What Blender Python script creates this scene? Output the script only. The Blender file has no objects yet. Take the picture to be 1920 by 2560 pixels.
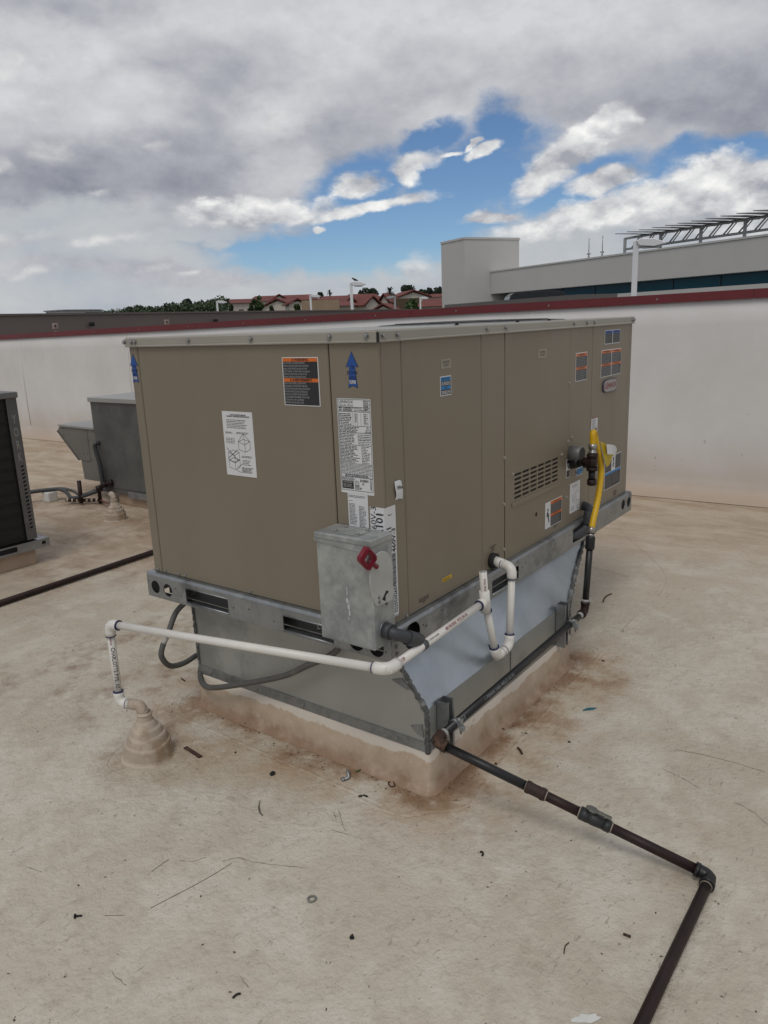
import bpy, bmesh, math, random
from mathutils import Vector, Matrix
random.seed(7)
rad = math.radians
SC = bpy.context.scene
COL = SC.collection

# ------------------------------------------------------------------ camera
CX, CY, CZ = -1.7432190, -1.2877780, 1.0218157
YAW, PITCH, ROLL, FPX = 0.6390793, -0.2452132, -0.0387426, 1900.870698
_f = Vector((math.cos(YAW)*math.cos(PITCH), math.sin(YAW)*math.cos(PITCH), math.sin(PITCH)))
_r0 = Vector((math.sin(YAW), -math.cos(YAW), 0.0))
_u0 = _r0.cross(_f)
RT = _r0*math.cos(ROLL) + _u0*math.sin(ROLL)
UP = -_r0*math.sin(ROLL) + _u0*math.cos(ROLL)
EYE = Vector((CX, CY, CZ))
cam = bpy.data.cameras.new("camera")
cam_o = bpy.data.objects.new("camera", cam)
COL.objects.link(cam_o)
M = Matrix((RT, UP, -_f)).transposed().to_4x4()
M.translation = EYE
cam_o.matrix_world = M
cam.sensor_fit = 'HORIZONTAL'
cam.sensor_width = 36.0
cam.lens = FPX/1920.0*36.0
cam.clip_start = 0.05
cam.clip_end = 8000
SC.camera = cam_o

# ------------------------------------------------------------------ light, sky, exposure
SUN_EL, SUN_YAW = rad(60), 3.45            # direction towards the sun (yaw from +X)
vs = SC.view_settings
vs.view_transform = 'Standard'; vs.look = 'None'; vs.gamma = 1.0; vs.exposure = 0.0
try: vs.use_curve_mapping = False
except Exception: pass
sun = bpy.data.lights.new("sun", 'SUN')
sun.energy = 0.95; sun.angle = rad(24); sun.color = (1.0, 0.95, 0.88)
sun_o = bpy.data.objects.new("sun", sun); COL.objects.link(sun_o)
sd = Vector((math.cos(SUN_EL)*math.cos(SUN_YAW), math.cos(SUN_EL)*math.sin(SUN_YAW), math.sin(SUN_EL)))
sun_o.rotation_euler = sd.to_track_quat('Z', 'Y').to_euler()
sun_o.location = (0, 0, 30)

W = bpy.data.worlds.new("World"); SC.world = W; W.use_nodes = True
W.cycles.sampling_method = 'MANUAL'; W.cycles.sample_map_resolution = 256
NT = W.node_tree; NT.nodes.clear()

class X:
    """tiny expression helper that writes Math nodes"""
    nt = None
    def __init__(s, sock): s.k = sock
    @staticmethod
    def m(op, *a, clamp=False):
        n = X.nt.nodes.new('ShaderNodeMath'); n.operation = op; n.use_clamp = clamp
        for i, v in enumerate(a):
            if isinstance(v, X): X.nt.links.new(v.k, n.inputs[i])
            else: n.inputs[i].default_value = v
        return X(n.outputs[0])
    def __add__(s, o): return X.m('ADD', s, o)
    __radd__ = __add__
    def __sub__(s, o): return X.m('SUBTRACT', s, o)
    def __rsub__(s, o): return X.m('SUBTRACT', o, s)
    def __mul__(s, o): return X.m('MULTIPLY', s, o)
    __rmul__ = __mul__
    def __truediv__(s, o): return X.m('DIVIDE', s, o)
    def max(s, o): return X.m('MAXIMUM', s, o)
    def min(s, o): return X.m('MINIMUM', s, o)
    def sat(s): return X.m('ADD', s, 0.0, clamp=True)
    def step(s, a, b):
        n = X.nt.nodes.new('ShaderNodeMapRange'); n.interpolation_type = 'SMOOTHSTEP'
        X.nt.links.new(s.k, n.inputs[0]); n.inputs[1].default_value = a; n.inputs[2].default_value = b
        return X(n.outputs[0])
    def lin(s, a, b, c=0.0, d=1.0):
        n = X.nt.nodes.new('ShaderNodeMapRange')
        X.nt.links.new(s.k, n.inputs[0])
        for i, v in enumerate((a, b, c, d)): n.inputs[i+1].default_value = v
        return X(n.outputs[0])

def vscale(vec, s):
    n = X.nt.nodes.new('ShaderNodeVectorMath'); n.operation = 'MULTIPLY'
    X.nt.links.new(vec, n.inputs[0]); n.inputs[1].default_value = s
    return n.outputs[0]
def vadd(vec, s):
    n = X.nt.nodes.new('ShaderNodeVectorMath'); n.operation = 'ADD'
    X.nt.links.new(vec, n.inputs[0]); n.inputs[1].default_value = s
    return n.outputs[0]
def noise(vec, scale, detail=5, rough=0.55, dist=0.0):
    n = X.nt.nodes.new('ShaderNodeTexNoise')
    if vec is not None: X.nt.links.new(vec, n.inputs['Vector'])
    n.inputs['Scale'].default_value = scale; n.inputs['Detail'].default_value = detail
    n.inputs['Roughness'].default_value = rough; n.inputs['Distortion'].default_value = dist
    return X(n.outputs[0])
def sep(vec):
    n = X.nt.nodes.new('ShaderNodeSeparateXYZ'); X.nt.links.new(vec, n.inputs[0])
    return X(n.outputs[0]), X(n.outputs[1]), X(n.outputs[2])
def comb(a, b, c):
    n = X.nt.nodes.new('ShaderNodeCombineXYZ')
    for i, v in enumerate((a, b, c)):
        if isinstance(v, X): X.nt.links.new(v.k, n.inputs[i])
        else: n.inputs[i].default_value = v
    return n.outputs[0]
def mixc(fac, a, b):
    n = X.nt.nodes.new('ShaderNodeMix'); n.data_type = 'RGBA'
    if isinstance(fac, X): X.nt.links.new(fac.k, n.inputs[0])
    else: n.inputs[0].default_value = fac
    for i, v in ((6, a), (7, b)):
        if isinstance(v, (tuple, list)): n.inputs[i].default_value = (*v[:3], 1)
        else: X.nt.links.new(v, n.inputs[i])
    return n.outputs[2]

X.nt = NT
def px_dir(px, py):
    return (_f + (px-960)/FPX*RT - (py-1280)/FPX*UP)
def azel(px, py):
    d = px_dir(px, py).normalized()
    a = math.atan2(d.y, d.x) - YAW
    return -a, math.asin(d.z)              # azimuth positive to the right

tc = NT.nodes.new('ShaderNodeTexCoord')
D = tc.outputs['Generated']
dx, dy, dz = sep(D)
# azimuth relative to the YAW heading, without a seam in front
fx = dx*math.cos(YAW) + dy*math.sin(YAW)
fy = dx*math.sin(YAW) - dy*math.cos(YAW)
AZ = X.m('ARCTAN2', fy, fx)
EL = X.m('ARCSINE', dz)
SP = vscale(D, (1, 1, 1.7))
w1 = noise(SP, 5.0, 6, 0.6); w2 = noise(vadd(SP, (7.3, 2.1, 4.4)), 5.0, 6, 0.6)
w3 = noise(SP, 16.0, 5, 0.6); w4 = noise(vadd(SP, (3.3, 9.1, 1.4)), 16.0, 5, 0.6)
def ell(au, ev, px, py, rx, ry, rot=0.0):
    """signed field, >0 inside; centre and radii given in sky angles"""
    a0, e0 = azel(px, py)
    x = au - a0; y = ev - e0
    c, s = math.cos(rad(rot)), math.sin(rad(rot))
    xr = (x*c + y*s)*(1.0/(rx/FPX)); yr = (y*c - x*s)*(1.0/(ry/FPX))
    return 1.0 - X.m('SQRT', xr*xr + yr*yr)
def field(au, ev, lst):
    r = None
    for e in lst:
        v = ell(au, ev, *e)
        r = v if r is None else r.max(v)
    return r
# wide gap of blue in the deck (sky angles)
k = 1/0.8641
def billow(vec, scale, detail=3, smooth=0.6):
    n = X.nt.nodes.new('ShaderNodeTexVoronoi'); n.feature = 'F1'; n.normalize = True
    X.nt.links.new(vec, n.inputs['Vector']); n.inputs['Scale'].default_value = scale; n.inputs['Detail'].default_value = detail
    n.inputs['Roughness'].default_value = 0.5
    return 1.0 - X(n.outputs['Distance'])*1.6
au = AZ + (w1-0.5)*0.12 + (w3-0.5)*0.035
ev = EL + (w2-0.5)*0.08 + (w4-0.5)*0.03
F8 = noise(SP, 9.0, 9, 0.62)
F20 = noise(vadd(SP, (1.7, 3.1, 0.4)), 22.0, 8, 0.60)
holes = field(au, ev, [
    (1005*k, 385*k, 190*k, 110*k, 12), (850*k, 505*k, 340*k, 95*k, 8), (640*k, 545*k, 230*k, 50*k, 0),
    (1060*k, 290*k, 60*k, 70*k, 20), (1240*k, 410*k, 200*k, 60*k, 0), (1560*k, 340*k, 260*k, 36*k, 6),
    (930*k, 310*k, 80*k, 34*k, 30), (790*k, 405*k, 150*k, 62*k, 10)]) + (F20-0.5)*0.7
hole = holes.step(-0.12, 0.50)
# cumulus inside the gap: fractal edges, round lit tops
cu_u = AZ + (w1-0.5)*0.04 + (w3-0.5)*0.030
cu_v = EL + (w2-0.5)*0.025 + (w4-0.5)*0.024
WV = comb(dx + (w3-0.5)*0.05, dy + (w4-0.5)*0.05, dz*1.7 + (w1-0.5)*0.04)
def bill(vec): return billow(vec, 24.0, 1.5, 0.5)*0.62 + noise(vec, 38.0, 5, 0.6)*0.55
B0 = bill(WV); B1 = bill(vadd(WV, (0, 0, 0.020)))
BL0 = billow(WV, 9.0, 1, 0.7); BL1 = billow(vadd(WV, (0, 0, 0.045)), 9.0, 1, 0.7)
cumE = field(cu_u, cu_v, [
    (782*k, 402*k, 64*k, 27*k, 0), (905*k, 350*k, 60*k, 24*k, 18), (880*k, 376*k, 32*k, 24*k, 0), (965*k, 328*k, 34*k, 6*k, 8), (1042*k, 322*k, 38*k, 13*k, 12), (1018*k, 310*k, 18*k, 6*k, 20),
    (1155*k, 385*k, 62*k, 34*k, 36), (1215*k, 335*k, 84*k, 50*k, 34), (1270*k, 300*k, 90*k, 40*k, 30),
    (1300*k, 392*k, 90*k, 26*k, 4), (1530*k, 392*k, 130*k, 54*k, 4), (1430*k, 425*k, 170*k, 44*k, 8), (1290*k, 462*k, 210*k, 34*k, 8),
    (1640*k, 425*k, 210*k, 75*k, 0), (1070*k, 468*k, 74*k, 15*k, 2),
    (560*k, 460*k, 170*k, 36*k, 2), (800*k, 450*k, 160*k, 15*k, 9), (690*k, 498*k, 18*k, 9*k, 0)])
cumd = cumE.max(-1.5) + (B0-0.62)*1.15 + (F8-0.5)*0.5
cumm = cumd.step(-0.10, 0.46)
low = field(au, ev, [
    (640*k, 622*k, 250*k, 28*k, 4), (830*k, 612*k, 160*k, 30*k, 8), (1000*k, 575*k, 150*k, 34*k, 10), (1300*k, 540*k, 330*k, 70*k, 4),
    (380*k, 650*k, 200*k, 30*k, 0), (60*k, 650*k, 300*k, 40*k, 0), (200*k, 560*k, 300*k, 22*k, 0), (400*k, 522*k, 170*k, 20*k, 4), (160*k, 500*k, 280*k, 50*k, 0)]) + (F20-0.5)*0.9
lowm = low.step(-0.15, 0.55)
wisp = (field(cu_u, cu_v, [(62*k, 598*k, 50*k, 14*k, 15), (330*k, 588*k, 44*k, 11*k, 12), (104*k, 326*k, 54*k, 30*k, 0), (0*k, 362*k, 40*k, 26*k, 0), (890*k, 578*k, 50*k, 34*k, 20), (410*k, 592*k, 30*k, 8*k, 10), (210*k, 422*k, 44*k, 12*k, 10), (345*k, 318*k, 44*k, 14*k, 15), (20*k, 130*k, 90*k, 60*k, 20), (100*k, 200*k, 80*k, 40*k, 10), (600*k, 255*k, 70*k, 30*k, 35), (0*k, 520*k, 120*k, 20*k, 0), (240*k, 520*k, 160*k, 16*k, 8)]).max(-1.5) + (B0-0.62)*1.2 + (F8-0.5)*0.8).step(0.0, 1.1)
# shading of the deck: broad soft bands, darker belly at left, whiter rims
deckn = noise(vscale(D, (1, 1, 2.4)), 2.6, 9, 0.60, 0.3)
deckm = noise(vscale(D, (1, 1, 2.0)), 8.0, 8, 0.60, 0.5)
emb = F8 - noise(vadd(SP, (0, 0, 0.040)), 9.0, 9, 0.62)
embf = F20 - noise(vadd(SP, (1.7, 3.1, 0.420)), 22.0, 8, 0.60)
dk = field(au, ev, [(330*k, 395*k, 420*k, 60*k, 0), (60*k, 420*k, 260*k, 50*k, 0), (1480*k, 190*k, 480*k, 80*k, -8), (560*k, 330*k, 220*k, 50*k, 0), (150*k, 0*k, 160*k, 30*k, 0)]).step(-0.5, 0.7)
br = field(au, ev, [(60*k, 120*k, 150*k, 110*k, 0), (970*k, 235*k, 110*k, 40*k, 20), (1110*k, 90*k, 420*k, 110*k, 0), (610*k, 250*k, 120*k, 44*k, 30), (625*k, 370*k, 80*k, 70*k, 60), (640*k, 10*k, 500*k, 90*k, 0), (230*k, 230*k, 140*k, 70*k, 0)]).step(-0.5, 0.7)
dv = 0.48 + (deckn-0.5)*0.30 + (deckm-0.5)*0.26 + emb*0.36 + embf*0.14 - dk*0.15 + br*0.20
deck = mixc(dv.lin(0.20, 0.70).sat(), (2.40, 2.56, 3.10), (6.5, 6.58, 6.8))
cv = 0.52 + (BL0-BL1)*0.60 + (B0-B1)*0.85 + embf*0.22 + emb*0.35
cloudc = mixc(cv.lin(0.22, 0.85).sat(), (3.6, 3.75, 4.2), (9.4, 9.4, 9.2))
lowc = mixc((0.50 + emb*0.45 + (deckm-0.5)*0.8 + (w1-0.5)*0.7).sat(), (3.7, 4.15, 4.8), (6.2, 6.3, 6.2))
sky = NT.nodes.new('ShaderNodeTexSky'); sky.sky_type = 'NISHITA'; sky.sun_disc = False
sky.sun_elevation = SUN_EL; sky.sun_rotation = math.pi/2 - SUN_YAW
sky.altitude = 1200; sky.air_density = 1.0; sky.dust_density = 0.6; sky.ozone_density = 2.0
skc = NT.nodes.new('ShaderNodeMix'); skc.data_type = 'RGBA'; skc.blend_type = 'MULTIPLY'
skc.inputs[0].default_value = 1.0
NT.links.new(sky.outputs[0], skc.inputs[6]); skc.inputs[7].default_value = (0.60, 0.72, 0.84, 1)
c1 = mixc(hole, deck, skc.outputs[2])
c2 = mixc(wisp*0.75, mixc(lowm*0.92, c1, lowc), mixc(cv.lin(0.25, 0.8).sat(), (4.6, 4.7, 5.0), (7.8, 7.8, 7.6)))
c3 = mixc(cumm, c2, cloudc)
bg = NT.nodes.new('ShaderNodeBackground'); bg.inputs[1].default_value = 0.10
NT.links.new(c3, bg.inputs[0])
wo = NT.nodes.new('ShaderNodeOutputWorld'); NT.links.new(bg.outputs[0], wo.inputs[0])

# ------------------------------------------------------------------ points from the survey of the view
G = -0.485                                  # roof surface
def gp(px, py, z=G):
    d = px_dir(px, py); t = (z-CZ)/d.z
    return EYE + d*t
def at(px, py, hd):
    """point seen at px,py at horizontal distance hd"""
    d = px_dir(px, py); t = hd/math.hypot(d.x, d.y)
    return EYE + d*t

# ------------------------------------------------------------------ materials
MATS = {}
def mat(name, col, rough=0.5, metal=0.0, var=0.08, vs_=6.0, col2=None, c2s=3.0, c2t=(0.5, 0.65), bump=None, spec=0.5, rvar=0.0, stretch=(1, 1, 1)):
    if name in MATS: return MATS[name]
    m = bpy.data.materials.new(name); m.use_nodes = True
    nt = m.node_tree; X.nt = nt
    b = nt.nodes['Principled BSDF']
    t = nt.nodes.new('ShaderNodeTexCoord'); v = t.outputs['Object']
    if stretch != (1, 1, 1): v = vscale(v, stretch)
    n1 = noise(v, vs_, 6, 0.6)
    lo = tuple(max(0, c*(1-var)) for c in col); hi = tuple(min(1, c*(1+var)) for c in col)
    c = mixc(n1.lin(0.3, 0.7).sat(), lo, hi)
    if col2:
        n2 = noise(vadd(v, (3.1, 5.7, 1.3)), c2s, 8, 0.65)
        c = mixc(n2.step(*c2t), c, col2)
    nt.links.new(c, b.inputs['Base Color'])
    b.inputs['Metallic'].default_value = metal
    b.inputs['Roughness'].default_value = rough
    b.inputs['Specular IOR Level'].default_value = spec
    if rvar:
        r = (noise(v, vs_*1.7, 5, 0.6)-0.5)*(2*rvar) + rough
        nt.links.new(r.k, b.inputs['Roughness'])
    if bump:
        bn = nt.nodes.new('ShaderNodeBump'); bn.inputs['Strength'].default_value = bump[1]; bn.inputs['Distance'].default_value = bump[2] if len(bump) > 2 else 0.002
        nt.links.new(noise(v, bump[0], 4, 0.6).k, bn.inputs['Height']); nt.links.new(bn.outputs[0], b.inputs['Normal'])
    MATS[name] = m
    return m
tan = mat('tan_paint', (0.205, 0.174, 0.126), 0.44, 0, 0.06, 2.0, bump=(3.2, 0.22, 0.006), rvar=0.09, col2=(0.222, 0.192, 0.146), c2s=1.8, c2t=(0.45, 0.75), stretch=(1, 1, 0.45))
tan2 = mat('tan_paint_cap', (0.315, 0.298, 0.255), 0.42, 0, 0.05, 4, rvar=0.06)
darkin = mat('dark_inside', (0.012, 0.012, 0.012), 0.8)
galv = mat('galvanised_steel', (0.40, 0.42, 0.43), 0.46, 0.75, 0.16, 14, col2=(0.30, 0.32, 0.33), c2s=7, c2t=(0.45, 0.7), rvar=0.10, bump=(90, 0.06, 0.001))
galvr = mat('galvanised_rail', (0.31, 0.325, 0.335), 0.42, 0.8, 0.18, 10, col2=(0.17, 0.18, 0.185), c2s=5, rvar=0.12)
galvb = mat('bright_sheet_metal', (0.47, 0.515, 0.545), 0.33, 0.9, 0.08, 5, col2=(0.36, 0.40, 0.43), c2s=2.4, c2t=(0.40, 0.70), rvar=0.10, bump=(3, 0.25, 0.008))
galvd = mat('dull_sheet_metal', (0.39, 0.40, 0.375), 0.46, 0.5, 0.09, 3, col2=(0.28, 0.29, 0.275), c2s=2.2, rvar=0.08, bump=(2.5, 0.12, 0.006))
galvbox = mat('weathered_zinc', (0.40, 0.415, 0.40), 0.55, 0.45, 0.20, 18, col2=(0.27, 0.285, 0.285), c2s=11, c2t=(0.42, 0.68), rvar=0.12)
caulk = mat('grey_sealant', (0.085, 0.087, 0.085), 0.65, 0, 0.3, 40, col2=(0.22, 0.225, 0.225), c2s=30, bump=(60, 0.8, 0.004))
pvc = mat('white_pvc', (0.72, 0.70, 0.655), 0.38, 0, 0.05, 9, col2=(0.46, 0.41, 0.34), c2s=8, c2t=(0.60, 0.82))
blueglue = mat('blue_primer', (0.012, 0.016, 0.08), 0.5)
black = mat('black_iron', (0.009, 0.009, 0.010), 0.42, 0.0, 0.3, 20, col2=(0.05, 0.045, 0.04), c2s=26, c2t=(0.62, 0.75))
brownp = mat('rusty_brown_pipe', (0.022, 0.011, 0.010), 0.5, 0.0, 0.35, 16, col2=(0.045, 0.022, 0.019), c2s=12, c2t=(0.5, 0.75), rvar=0.1, spec=0.3)
rust = mat('rust', (0.05, 0.025, 0.016), 0.8, 0, 0.4, 60, col2=(0.10, 0.055, 0.035), c2s=50)
zincb = mat('zinc_bolt', (0.33, 0.33, 0.32), 0.38, 0.7, 0.1, 30)
brass = mat('steel_fitting', (0.36, 0.35, 0.33), 0.33, 0.85, 0.15, 20)
yellow = mat('yellow_coating', (0.66, 0.40, 0.006), 0.42, 0, 0.08, 12)
tagw = mat('white_paper', (0.66, 0.67, 0.68), 0.55, 0, 0.03, 20)
ink = mat('black_ink', (0.018, 0.018, 0.02), 0.5)
inkg = mat('grey_ink', (0.16, 0.16, 0.165), 0.55)
inkb = mat('label_black', (0.02, 0.021, 0.026), 0.42)
white = mat('white_ink', (0.62, 0.62, 0.62), 0.5)
whiteg = mat('grey_white_ink', (0.19, 0.20, 0.21), 0.5)
orange = mat('orange_ink', (0.62, 0.14, 0.012), 0.45)
orange2 = mat('faded_orange_ink', (0.56, 0.17, 0.06), 0.5)
blue = mat('sticker_blue', (0.012, 0.075, 0.31), 0.42)
blue2 = mat('notice_blue', (0.02, 0.20, 0.46), 0.45)
navy = mat('navy_ink', (0.012, 0.02, 0.09), 0.5)
redi = mat('red_ink', (0.22, 0.02, 0.03), 0.5)
dkred = mat('red_handle_plastic', (0.20, 0.010, 0.026), 0.40, 0, 0.08, 10)
cond = mat('grey_conduit_plastic', (0.045, 0.048, 0.054), 0.5, 0, 0.12, 14, col2=(0.12, 0.12, 0.115), c2s=14, c2t=(0.66, 0.8))
whipm = mat('grey_flexible_conduit', (0.085, 0.085, 0.078), 0.5, 0, 0.15, 12, col2=(0.17, 0.16, 0.14), c2s=10, c2t=(0.6, 0.75))
coping = mat('red_metal_coping', (0.125, 0.012, 0.017), 0.42, 0.0, 0.10, 2, rvar=0.06)
bootm = mat('boot_coating', (0.47, 0.40, 0.32), 0.6, 0, 0.12, 14, col2=(0.30, 0.21, 0.135), c2s=9, c2t=(0.46, 0.66), bump=(40, 0.3, 0.002))
stucco = mat('white_stucco', (0.56, 0.555, 0.53), 0.85, 0, 0.03, 0.6, bump=(25, 0.25, 0.01))
brownw = mat('brown_wall_paint', (0.185, 0.150, 0.132), 0.85, 0, 0.06, 0.3, bump=(12, 0.2, 0.01))
lampw = mat('white_lamp_paint', (0.80, 0.81, 0.82), 0.45, 0, 0.03, 2)
greym = mat('grey_steel_paint', (0.40, 0.42, 0.42), 0.45, 0.2, 0.08, 3)
york = mat('grey_unit_paint', (0.115, 0.112, 0.108), 0.5, 0.2, 0.12, 5, col2=(0.085, 0.083, 0.08), c2s=4)
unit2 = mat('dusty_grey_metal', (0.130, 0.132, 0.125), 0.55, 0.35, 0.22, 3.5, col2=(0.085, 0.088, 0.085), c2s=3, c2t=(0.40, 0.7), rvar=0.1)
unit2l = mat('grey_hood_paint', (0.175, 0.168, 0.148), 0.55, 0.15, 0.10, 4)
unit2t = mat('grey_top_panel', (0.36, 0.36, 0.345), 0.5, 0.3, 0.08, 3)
terra = mat('terracotta_tiles', (0.155, 0.040, 0.032), 0.8, 0, 0.25, 0.5, bump=(3, 0.6, 0.1))
housew = mat('cream_house_wall', (0.60, 0.55, 0.48), 0.85, 0, 0.06, 0.3)
beige = mat('beige_block_wall', (0.33, 0.245, 0.165), 0.85, 0, 0.10, 0.6, stretch=(3, 3, 0.2))
olive = mat('olive_brown_roof', (0.095, 0.065, 0.038), 0.85, 0, 0.15, 0.4)
winm = mat('dark_window', (0.03, 0.035, 0.04), 0.25)
leafm = [mat('leaves_green', (0.040, 0.066, 0.028), 0.7, 0, 0.5, 0.7), mat('leaves_dark', (0.026, 0.042, 0.022), 0.7, 0, 0.5, 0.7), mat('leaves_bright', (0.055, 0.095, 0.030), 0.7, 0, 0.4, 0.7)]
barkm = mat('bark', (0.09, 0.065, 0.045), 0.9)
glassm = mat('teal_tinted_glass', (0.006, 0.085, 0.130), 0.08, 0, 0.25, 0.12, spec=0.12)
glassd = mat('dark_glass', (0.006, 0.009, 0.012), 0.15, 0, 0.1, 1)
slatm = mat('grey_shade_slat', (0.32, 0.33, 0.33), 0.55, 0.2, 0.08, 2)
asph = mat('asphalt', (0.05, 0.05, 0.05), 0.9, 0, 0.15, 0.2)
dryhill = mat('dry_scrub_soil', (0.12, 0.10, 0.06), 0.95, 0, 0.3, 0.05, col2=(0.03, 0.045, 0.02), c2s=0.08, c2t=(0.4, 0.55))
coilm = mat('black_coil_fins', (0.010, 0.010, 0.010), 0.6, 0.1, 0.6, 30, col2=(0.05, 0.05, 0.05), c2s=25, c2t=(0.68, 0.75), stretch=(1, 1, 6))
whiteb = mat('white_support_block', (0.66, 0.66, 0.63), 0.6, 0, 0.06, 20)
cubirdm = mat('black_feathers', (0.012, 0.012, 0.013), 0.7)
teal = mat('teal_paint', (0.02, 0.12, 0.15), 0.6, 0, 0.4, 60)

def node_mat(name):
    m = bpy.data.materials.new(name); m.use_nodes = True
    X.nt = m.node_tree
    b = m.node_tree.nodes['Principled BSDF']
    t = m.node_tree.nodes.new('ShaderNodeTexCoord')
    MATS[name] = m
    return m, m.node_tree, b, t.outputs['Object']

# the roof membrane: weathered cream coating, tan dust, rust-brown silt at the curb
def roof_material():
    m, nt, b, v = node_mat('roof_membrane')
    x, y, z = sep(v)
    big = noise(v, 0.9, 7, 0.62); mid = noise(v, 3.2, 8, 0.65, 0.4); fin = noise(v, 22, 6, 0.65); mic = noise(v, 95, 3, 0.6)
    c = mixc(big.lin(0.35, 0.65).sat(), (0.490, 0.432, 0.338), (0.548, 0.497, 0.405))
    c = mixc(mid.step(0.44, 0.64)*0.9, c, (0.605, 0.565, 0.482))
    c = mixc(noise(vadd(v, (9, 4, 0)), 1.7, 8, 0.7, 0.6).step(0.56, 0.76)*0.7, c, (0.435, 0.355, 0.262))
    c = mixc((fin.step(0.48, 0.72))*0.40, c, (0.37, 0.315, 0.245))
    c = mixc(noise(vadd(v, (2, 6, 0)), 7, 6, 0.7, 0.5).step(0.60, 0.72)*0.5, c, (0.60, 0.565, 0.50))
    # tan dust further out
    far = ((x*0.75 + y*0.55) + (big-0.5)*2.2 - 0.9).step(0.0, 2.6)
    streak = noise(vscale(v, (2.2, 0.8, 1)), 2.4, 7, 0.65, 0.3)
    tanc = mixc(streak.step(0.36, 0.66), (0.36, 0.255, 0.165), (0.52, 0.425, 0.32))
    c = mixc(far*0.85, c, tanc)
    # silt washed up to the foot of the curb
    def silt(cx, cy, hx, hy, reach):
        ddx = (X.m('ABSOLUTE', x-cx)-hx).max(0.0); ddy = (X.m('ABSOLUTE', y-cy)-hy).max(0.0)
        d = X.m('SQRT', ddx*ddx + ddy*ddy)
        return (d + (mid-0.5)*0.30*1.0 + (fin-0.5)*0.05).step(reach, 0.0)
    n4 = noise(vadd(v, (1, 2, 3)), 5.5, 7, 0.7)
    s0 = silt(0.667, 0.494, 0.590, 0.572, 0.42)
    s1 = silt(0.667, 0.494, 0.590, 0.572, 0.13)
    c = mixc((s0*n4.step(0.30, 0.62))*0.85, c, (0.385, 0.255, 0.150))
    c = mixc((s1*n4.step(0.30, 0.58)).sat()*0.9, c, (0.205, 0.112, 0.058))
    s1b = silt(0.72, -0.12, 0.60, 0.14, 0.14)
    c = mixc((s1b*n4.step(0.46, 0.66))*0.6, c, (0.27, 0.165, 0.095))
    s2 = silt(-0.27, 0.92, 0.10, 0.10, 0.16)
    c = mixc((s2*n4.step(0.40, 0.66))*0.55, c, (0.25, 0.165, 0.10))
    s3 = silt(0.40, 1.50, 0.45, 0.35, 0.5)
    c = mixc((s3*n4.step(0.46, 0.70))*0.75, c, (0.215, 0.125, 0.07))
    s4 = silt(1.9, 4.3, 1.2, 1.3, 0.8)
    c = mixc((s4*n4.step(0.42, 0.70))*0.6, c, (0.22, 0.135, 0.08))
    # dark grit
    c = mixc((noise(vadd(v, (4, 8, 0)), 60, 2, 0.5).step(0.70, 0.76))*0.55, c, (0.09, 0.075, 0.06))
    c = mixc((noise(vscale(vadd(v, (2, 1, 0)), (1, 3.5, 1)), 26, 3, 0.5, 0.5).step(0.665, 0.72))*0.35, c, (0.12, 0.095, 0.07))
    nt.links.new(c, b.inputs['Base Color'])
    b.inputs['Roughness'].default_value = 0.72
    h = fin*0.9 + mic*0.35 + noise(v, 42, 4, 0.6, 0.2)*0.9
    wr = noise(vscale(v, (1.0, 1.0, 1)), 9, 5, 0.6, 0.7)
    h = h + wr*1.4
    bn = nt.nodes.new('ShaderNodeBump'); bn.inputs['Strength'].default_value = 0.75; bn.inputs['Distance'].default_value = 0.010
    nt.links.new(h.k, bn.inputs['Height']); nt.links.new(bn.outputs[0], b.inputs['Normal'])
    return m
roofm = roof_material()

def curb_material():
    m, nt, b, v = node_mat('curb_membrane')
    x, y, z = sep(v)
    n = noise(v, 9, 7, 0.65); f = noise(v, 35, 5, 0.6)
    line = z + (n-0.5)*0.07 + (noise(vscale(v, (1, 1, 0.2)), 7, 3, 0.5)-0.5)*0.05
    st = line.step(0.112, 0.104)
    tanc = mixc(n.lin(0.35, 0.65).sat(), (0.415, 0.315, 0.222), (0.52, 0.42, 0.318))
    c = mixc(st, (0.60, 0.535, 0.455), tanc)
    c = mixc(f.step(0.60, 0.70)*0.65, c, (0.56, 0.48, 0.39))
    c = mixc(noise(vadd(v, (2, 7, 1)), 14, 6, 0.7).step(0.60, 0.70)*0.5, c, (0.27, 0.17, 0.105))
    c = mixc(((z + (n-0.5)*0.10).step(0.05, -0.005))*0.75, c, (0.24, 0.135, 0.075))
    nt.links.new(c, b.inputs['Base Color']); b.inputs['Roughness'].default_value = 0.6
    bn = nt.nodes.new('ShaderNodeBump'); bn.inputs['Strength'].default_value = 0.35; bn.inputs['Distance'].default_value = 0.004
    nt.links.new((n*2.0+f).k, bn.inputs['Height']); nt.links.new(bn.outputs[0], b.inputs['Normal'])
    return m
curbm = curb_material()

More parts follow.
